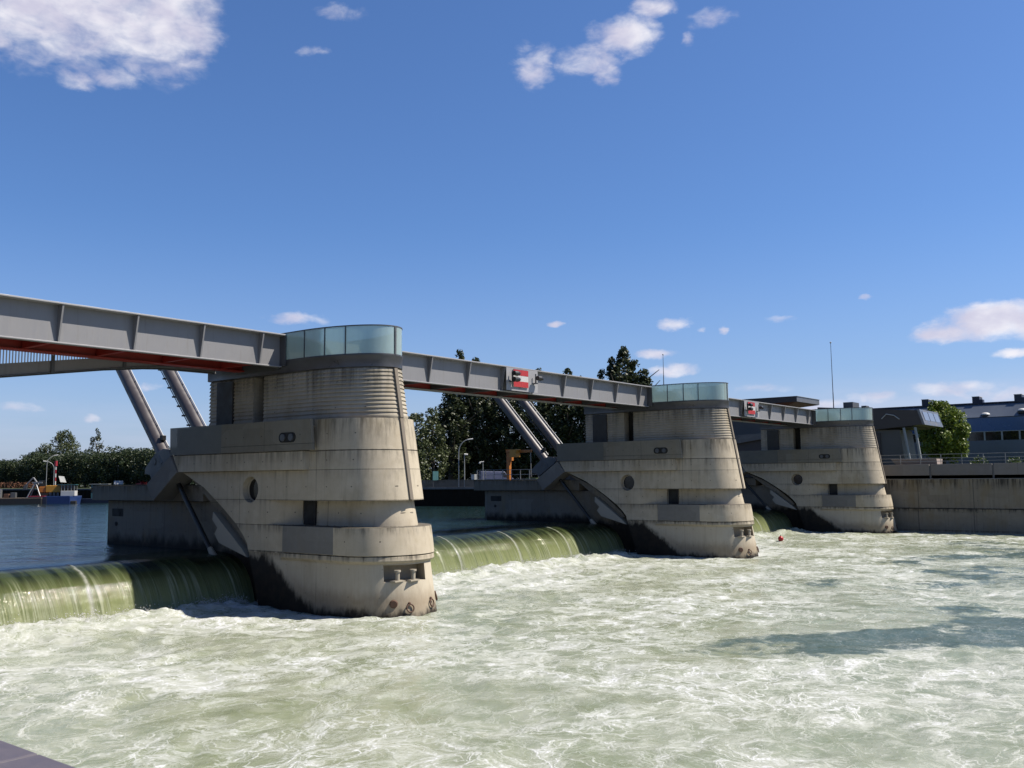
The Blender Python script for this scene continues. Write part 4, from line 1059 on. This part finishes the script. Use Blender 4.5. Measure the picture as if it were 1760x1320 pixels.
def blue_building():
    t = thing('industrial_building', (135, -10, 6.9), 'long blue industrial building with strip windows and roof vents at the right', 'building')
    def O(m, n, mat, par=None, **k):
        m.v = [(a-135, b+10, c-6.9) for a, b, c in m.v]; return m.obj(n, mat, par or t, **k)
    O(MB().box(135, 175, -70, 26, 12.95, 15.15), 'upper_wall', 'blue_cladding')
    O(MB().box(135.02, 175, -70, 26, 6.5, 11.45), 'lower_wall', 'blue_roof')
    O(MB().box(134.9, 175, -70, 26, 15.15, 15.25), 'eaves', 'navy_paint')
    O(MB().loft([[(135.2, -70, 15.25), (135.2, 26, 15.25), (175, 26, 15.25), (175, -70, 15.25)], [(138, -70, 17.65), (138, 26, 17.65), (175, 26, 17.65), (175, -70, 17.65)]]), 'roof_storey', 'blue_roof')
    O(MB().box(137.8, 175, -70, 26, 17.65, 17.85), 'roof', 'navy_paint')
    O(MB().box(135.3, 136, -70, 26, 11.46, 12.94), 'window_strip', 'dark_glass')
    for i in range(24): O(MB().box(134.98, 135.25, -40+i*2.55-.12, -40+i*2.55+.12, 11.46, 12.94), 'window_mullion', 'pale_metal')
    O(MB().box(134.95, 135.3, -70, 26, 12.85, 12.95), 'window_head', 'pale_metal')
    for y in (5.0, -1.3, 13.0):
        v = O(MB().box(138.2, 140.5, y-.55, y+.55, 17.86, 18.85).box(138.2, 139.5, y-1.05, y-.56, 17.86, 18.4), 'roof_vent', 'navy_paint')
        O(MB().box(138.1, 140.6, y-.6, y+.6, 18.86, 18.95), 'vent_cap', 'white_paint', v)
    for y, z in ((3.2, 15.3), (-2.2, 15.7)):
        sk = O(MB().tube((135.9, y, z), (135.9, y, z+.35), .72, n=18), 'skylight', 'black_plastic')
        O(MB().dome((135.9, y, z+.35), .72, .72, .42), 'skylight_dome', 'white_paint', sk, smooth=50)
    return t
blue_building()
o = MB().loft([[(77, 1.0, 6.99), (79, 1.0, 6.99), (79, -3.2, 6.99), (77, -3.2, 6.99)], [(76.7, 1.6, 7.75), (79.3, 1.6, 7.75), (79.3, -3.2, 7.75), (76.7, -3.2, 7.75)]]).obj('stone_trough', 'pink_stone', None, None, .02)
tag(o, 'long pale pinkish stone block on the lawn behind the quay railing', 'stone block')

# ------------------------------------------------------------------ street lamps, camera pole, marker, davit
def street_lamp(x, y, z0, z1, way, label, group=None):
    t = thing('street_lamp', (x, y, z0), label, 'street lamp', 'curved street lamps on the far bank'); h = z1-z0
    pts = [(0, 0, 0), (0, 0, h*.72)] + [(way[0]*1.5*(1-math.cos(a)), way[1]*1.5*(1-math.cos(a)), h*.72+h*.27*math.sin(a)) for a in np.linspace(.25, 1.45, 6)]
    MB().path(pts, .06, 8).obj('pole', 'pale_metal', t, 60)
    e = pts[-1]; MB().tube((e[0]-way[0]*.1, e[1]-way[1]*.1, e[2]), (e[0]+way[0]*.65, e[1]+way[1]*.65, e[2]+.08), .08, .12, 10).obj('lamp_head', 'white_paint', t, 50)
    return t
rv = (.9, -.43)
street_lamp(56.3, 155.5, 4.9, 11.5, rv, 'taller curved street lamp behind the workboat at the far left')
street_lamp(57.5, 155, 4.9, 10.3, (-.9, .43), 'shorter curved street lamp beside the striped channel marker at the far left')
street_lamp(67.8, 149.6, 4.9, 10.6, (-.9, .43), 'curved street lamp before the tree row just left of the nearest pier')
street_lamp(64.2, 55, 4.9, 11.5, (.75, -.66), 'curved street lamp in front of the dark poplars between nearest and middle pier')
t = thing('lamp_post', (64.7, 54.4, 4.9), 'short straight lamp post right of the curved street lamp before the poplars', 'lamp post')
MB().tube((0, 0, 0), (0, 0, 4.5), .075, .05, 8).obj('pole', 'pale_metal', t, 50); MB().tube((-.05, 0, 4.5), (.35, -.3, 4.45), .13, .12, 8).obj('lamp_head', 'white_paint', t, 50)
t = thing('camera_pole', (34.2, 25.7, 5.87), 'thin pole with a white camera at the upstream corner of the middle pier slab', 'camera pole')
MB().tube((0, 0, 0), (0, 0, 1.75), .035, .03, 8).obj('pole', 'pale_metal', t, 50); MB().tube((.06, -.06, 1.74), (-.22, .2, 1.7), .06, .06, 10).sphere((-.22, .2, 1.62), .09).obj('camera_head', 'white_paint', t, 50)
t = thing('cabinet', (65.3, 53.2, 4.9), 'small white cabinet beside the lamp posts on the far bank', 'cabinet')
MB().box(-.3, .3, -.3, .3, 0, 1.75).obj('case', 'pale_metal', t, None, .03); MB().box(-.31, -.3, -.24, .24, .9, 1.65).obj('door', 'white_paint', t)
t = thing('information_board', (63.4, 58.6, 4.9), 'small teal information board on the far bank right of the nearest pier', 'board')
MB().box(-.5, .5, -.05, .05, .9, 2.1).obj('board', 'blue_teal', t) if 'blue_teal' in MATS else None
simple('blue_teal', (.05, .16, .18), .5)
if not t.children: MB().box(-.55, .55, -.05, .05, 1.0, 2.25).obj('panel', 'blue_teal', t)
for dx in (-.4, .4): MB().tube((dx, .08, 0), (dx, .08, 1.5), .05).obj('leg', 'dark_steel', t)
t = thing('channel_marker', (58.6, 156.6, 4.9), 'red and white banded channel marker pole with red can at the far left', 'channel marker')
for i in range(6): MB().tube((0, 0, i*.75), (0, 0, i*.75+.745), .13, n=10).obj('pole_band', 'white_paint' if i % 2 else 'red_can', t, 50)
MB().tube((0, 0, 4.5), (0, 0, 5.5), .3, n=14).obj('can', 'red_can', t, 50)
t = thing('marker_post', (71.5, 137.5, 4.9), 'short red and white banded post among the parked cars left of the nearest pier', 'post')
for i in range(5): MB().tube((0, 0, i*.55), (0, 0, i*.55+.545), .13, n=10).obj('post_band', 'red_can' if i % 2 else 'white_paint', t, 50)
def davit():
    t = thing('davit_crane', (34.9, 23.2, 5.87), 'orange davit crane with square box on the upstream slab of the middle pier', 'crane')
    MB().box(-.16, .16, -.16, .16, 0, 2.55).obj('column', 'orange_paint', t, None, .02)
    MB().box(-.2, .2, -.26, .2, 2.55, 2.78).obj('head', 'orange_paint', t, None, .02)
    MB().box(-.16, .16, -.42, -.161, 1.8, 2.5).obj('motor_arm', 'orange_paint', t)
    MB().box(-.62, .0, -1.3, -.55, 2.1, 2.8).obj('winch_box', 'yellow_paint', t, None, .02)
    MB().box(-.1, .1, -2.6, -.262, 2.5, 2.74).obj('jib', 'orange_paint', t, None, .02)
    MB().tube((0, -2.5, 2.5), (0, -2.5, .5), .035, n=6).obj('hoist_cable', 'pale_metal', t)
    MB().tube((0, -2.5, .5), (0, -2.5, .3), .08, n=8).obj('hook', 'dark_steel', t)
davit()
t = thing('parked_van', (73.0, 55.6, 5.0), 'bluish van parked behind the low wall left of the orange davit', 'van'); t.rotation_euler = (0, 0, R(-40))
MB().prism([(-2.4, .35), (2.4, .35), (2.4, 1.1), (1.7, 1.25), (1.1, 2.05), (-2.4, 2.1)], 'y', -.95, .95).obj('body', 'blue_grey', t, None, .08) if 'blue_grey' in MATS else None
simple('blue_grey', (.20, .22, .34), .35)
if not t.children: MB().prism([(-2.4, .35), (2.4, .35), (2.4, 1.1), (1.7, 1.25), (1.1, 2.05), (-2.4, 2.1)], 'y', -.95, .95).obj('body', 'blue_grey', t, None, .08)
for wx in (-1.5, 1.5):
    for wy in (-.9, .9): MB().tube((wx, wy-.1, .35), (wx, wy+.1, .35), .35, n=16).obj('wheel', 'tyre', t, 40)
MB().prism([(1.0, 1.25), (1.6, 1.25), (1.15, 1.9), (.6, 1.9)], 'y', -.96, .96).obj('window', 'dark_glass', t)
o = MB().loft([[(72, 52, 4.95), (79, 30, 4.95), (95, 40, 4.95), (84, 60, 4.95)], [(74.5, 49, 6.15), (77, 33, 6.15), (92, 41, 6.3), (82, 57, 6.15)]]).obj('raised_lawn', 'lawn_grass'); tag(o, kind='structure')
def car(x, y, rz, mat, label):
    t = thing('parked_car', (x, y, 4.9), label, 'car', 'cars parked under the far left trees', R(rz))
    MB().prism([(-2.1, .3), (2.1, .3), (2.15, .75), (1.2, .9), (.6, 1.4), (-1.1, 1.45), (-1.9, .95), (-2.15, .85)], 'y', -.85, .85).obj('body', mat, t, None, .06)
    MB().prism([(1.08, .92), (.55, 1.36), (-1.05, 1.4), (-1.7, .95)], 'y', -.865, .865).obj('window', 'dark_glass', t)
    for wx in (-1.35, 1.3):
        for wy in (-.8, .8): MB().tube((wx, wy-.1, .32), (wx, wy+.1, .32), .32, n=14).obj('wheel', 'tyre', t, 40)
car(66, 146, 60, 'white_paint', 'white car parked under the trees left of the nearest pier, farthest left')
car(67.8, 140.5, 75, 'red_can', 'red car parked under the trees left of the nearest pier')
car(70.8, 134.5, 55, 'white_paint', 'white car parked beside the nearest pier bracket')

# ------------------------------------------------------------------ moored craft at the far left
def hull(L, W, z0, z1, bow=.25):
    h = []
    for z, k in ((z0, .9), (z1, 1.)):
        h.append([(-L/2, -W/2*k, z), (L/2-L*bow, -W/2*k, z), (L/2*(.92 if z == z0 else 1), 0, z), (L/2-L*bow, W/2*k, z), (-L/2, W/2*k, z)])
    return MB().loft(h)
A = -41
t = thing('work_barge', (41.2, 141.0, 2.4), 'long flat black work barge moored at the far left edge', 'barge', rotz=R(A))
MB().box(-11, 7.5, -2, 2, -.4, 1.0).obj('hull', 'black_hull', t, None, .05); MB().box(-11, 7.5, -2, 2, 1.004, 1.12).obj('deck', 'deck_wood', t)
MB().box(-.5, .5, -.5, .5, 1.13, 2.6).obj('deck_tank', 'galvanised', t, None, .05)
MB().box(-4.0, -2.6, -.6, .6, 1.13, 2.3).obj('blue_drum', 'blue_paint', t, None, .1)
m = MB()
for q in (-1, 1): m.tube((4.9, q*.9, 1.12), (5.9, q*.35, 3.6), .1).tube((7.1, q*.9, 1.12), (6.1, q*.35, 3.6), .1)
m.box(5.5, 7.1, -.5, .5, 3.6, 3.85).obj('a_frame', 'galvanised', t)
for i, (x, h) in enumerate(((-1.9, .8), (1.4, .7), (2.5, .9))):
    o = MB().box(x-.4, x+.4, -.5, .4, 1.125, 1.125+h).obj('machinery', 'rust' if i % 2 else 'dark_steel', t, None, .04)
t = thing('workboat', (48.3, 134.8, 2.4), 'blue and white workboat with glazed wheelhouse moored at the far left', 'boat', rotz=R(A))
hull(8.4, 2.6, -.3, 1.35, .2).obj('hull', 'blue_paint', t, None, .04); hull(7.6, 2.5, -.35, .35, .2).obj('boot_stripe', 'black_hull', t) if False else None
MB().box(-4.3, -1.2, -1.32, 1.32, -.3, 1.28).obj('stern_block', 'navy_paint', t, None, .03); MB().box(-4.2, -1.6, -1.34, 1.34, 1.29, 1.4).obj('rub_rail', 'red_can', t)
wh = MB().box(.9, 3.2, -.95, .95, 1.36, 2.25).obj('wheelhouse', 'white_paint', t, None, .04)
MB().box(1.0, 3.1, -.85, .85, 2.26, 3.2).obj('wheelhouse_glass', 'dark_glass', wh)
m = MB()
for x in (1.0, 1.5, 2.05, 2.6, 3.1):
    for q in (-.88, .88): m.box(x-.05, x+.05, q-.05, q+.05, 2.25, 3.25)
m.obj('window_frames', 'pale_metal', wh); MB().box(.2, 3.3, -1, 1, 3.25, 3.36).obj('wheelhouse_roof', 'blue_teal', wh)
m = MB()
for x in (-.9, -.3, .3): m.box(x-.15, x+.2, -.5, .5, 1.4, 2.0)
m.obj('deck_gear', 'dark_steel', t); MB().box(2.6, 3.5, -1.2, 1.2, -.2, .5).obj('tyre_fender', 'tyre', t, None, .08)
t = thing('excavator', (47.6, 136.4, 3.5), 'orange excavator standing on the barge behind the blue workboat', 'excavator', rotz=R(A))
MB().box(-.2, 2.3, -.9, .9, .9, 2.1).obj('engine_housing', 'yellow_paint', t, None, .08); MB().box(-1.5, -.21, -.8, .8, .9, 1.9).obj('counterweight', 'orange_paint', t, None, .08)
for q in (-.9, .55): MB().prism([(-1.3, .1), (2.1, .1), (2.4, .45), (2.1, .8), (-1.3, .8), (-1.6, .45)], 'y', q, q+.4).obj('track', 'tyre', t)
MB().box(-1.4, -.5, -.7, .1, 1.9, 3.0).obj('cab', 'dark_glass', t, None, .04)
m = MB().tube((-1.4, .4, 1.7), (-2.6, .4, 3.5), .18, .14, 8).tube((-2.6, .4, 3.5), (-3.8, .4, 2.2), .14, .1, 8); m.obj('boom', 'grey_steel', t, 40); MB().prism([(-4.2, 1.5), (-3.6, 1.5), (-3.5, 2.3), (-4.0, 2.2)], 'y', .1, .7).obj('bucket', 'dark_steel', t)
t = thing('workboat', (54.6, 131.6, 2.4), 'second navy boat with pale blue cabin half hidden by the nearest pier', 'boat', rotz=R(A))
hull(7, 2.4, -.3, .8, .2).obj('hull', 'navy_paint', t, None, .04)
cb = MB().box(-1.4, 1.3, -.9, .9, .81, 3.3).obj('cabin', 'blue_teal', t, None, .04); MB().box(-1.42, 1.2, -.92, .5, 1.9, 2.7).obj('cabin_window', 'dark_glass', cb); MB().box(-1.7, 1.5, -1.1, 1.1, 3.31, 3.4).obj('cabin_roof', 'pale_metal', cb)
t = thing('solar_panel', (59.0, 154.6, 4.9), 'small tilted pale panel on a post behind the excavator at the far left', 'panel')
MB().tube((0, 0, 0), (0, 0, 1.5), .06).obj('post', 'dark_steel', t); MB().loft([[(-.5, -.3, 1.3), (.6, -.5, 1.2), (.3, -.1, 2.4), (-.7, .1, 2.5)], [(-.48, -.24, 1.3), (.62, -.44, 1.2), (.32, -.04, 2.4), (-.68, .16, 2.5)]]).obj('panel_face', 'pale_metal', t)
t = thing('mooring_buoy', (52.7, 5.0, 0.12), 'small red buoy floating in the white water right of the middle pier', 'buoy')
MB().sphere((0, 0, .1), .25, 16, 10).obj('float', 'buoy_red', t, 60); MB().torus((0, 0, .36), (0, 1, 0), .07, .02, 12, 6).obj('ring', 'rust', t, 60)
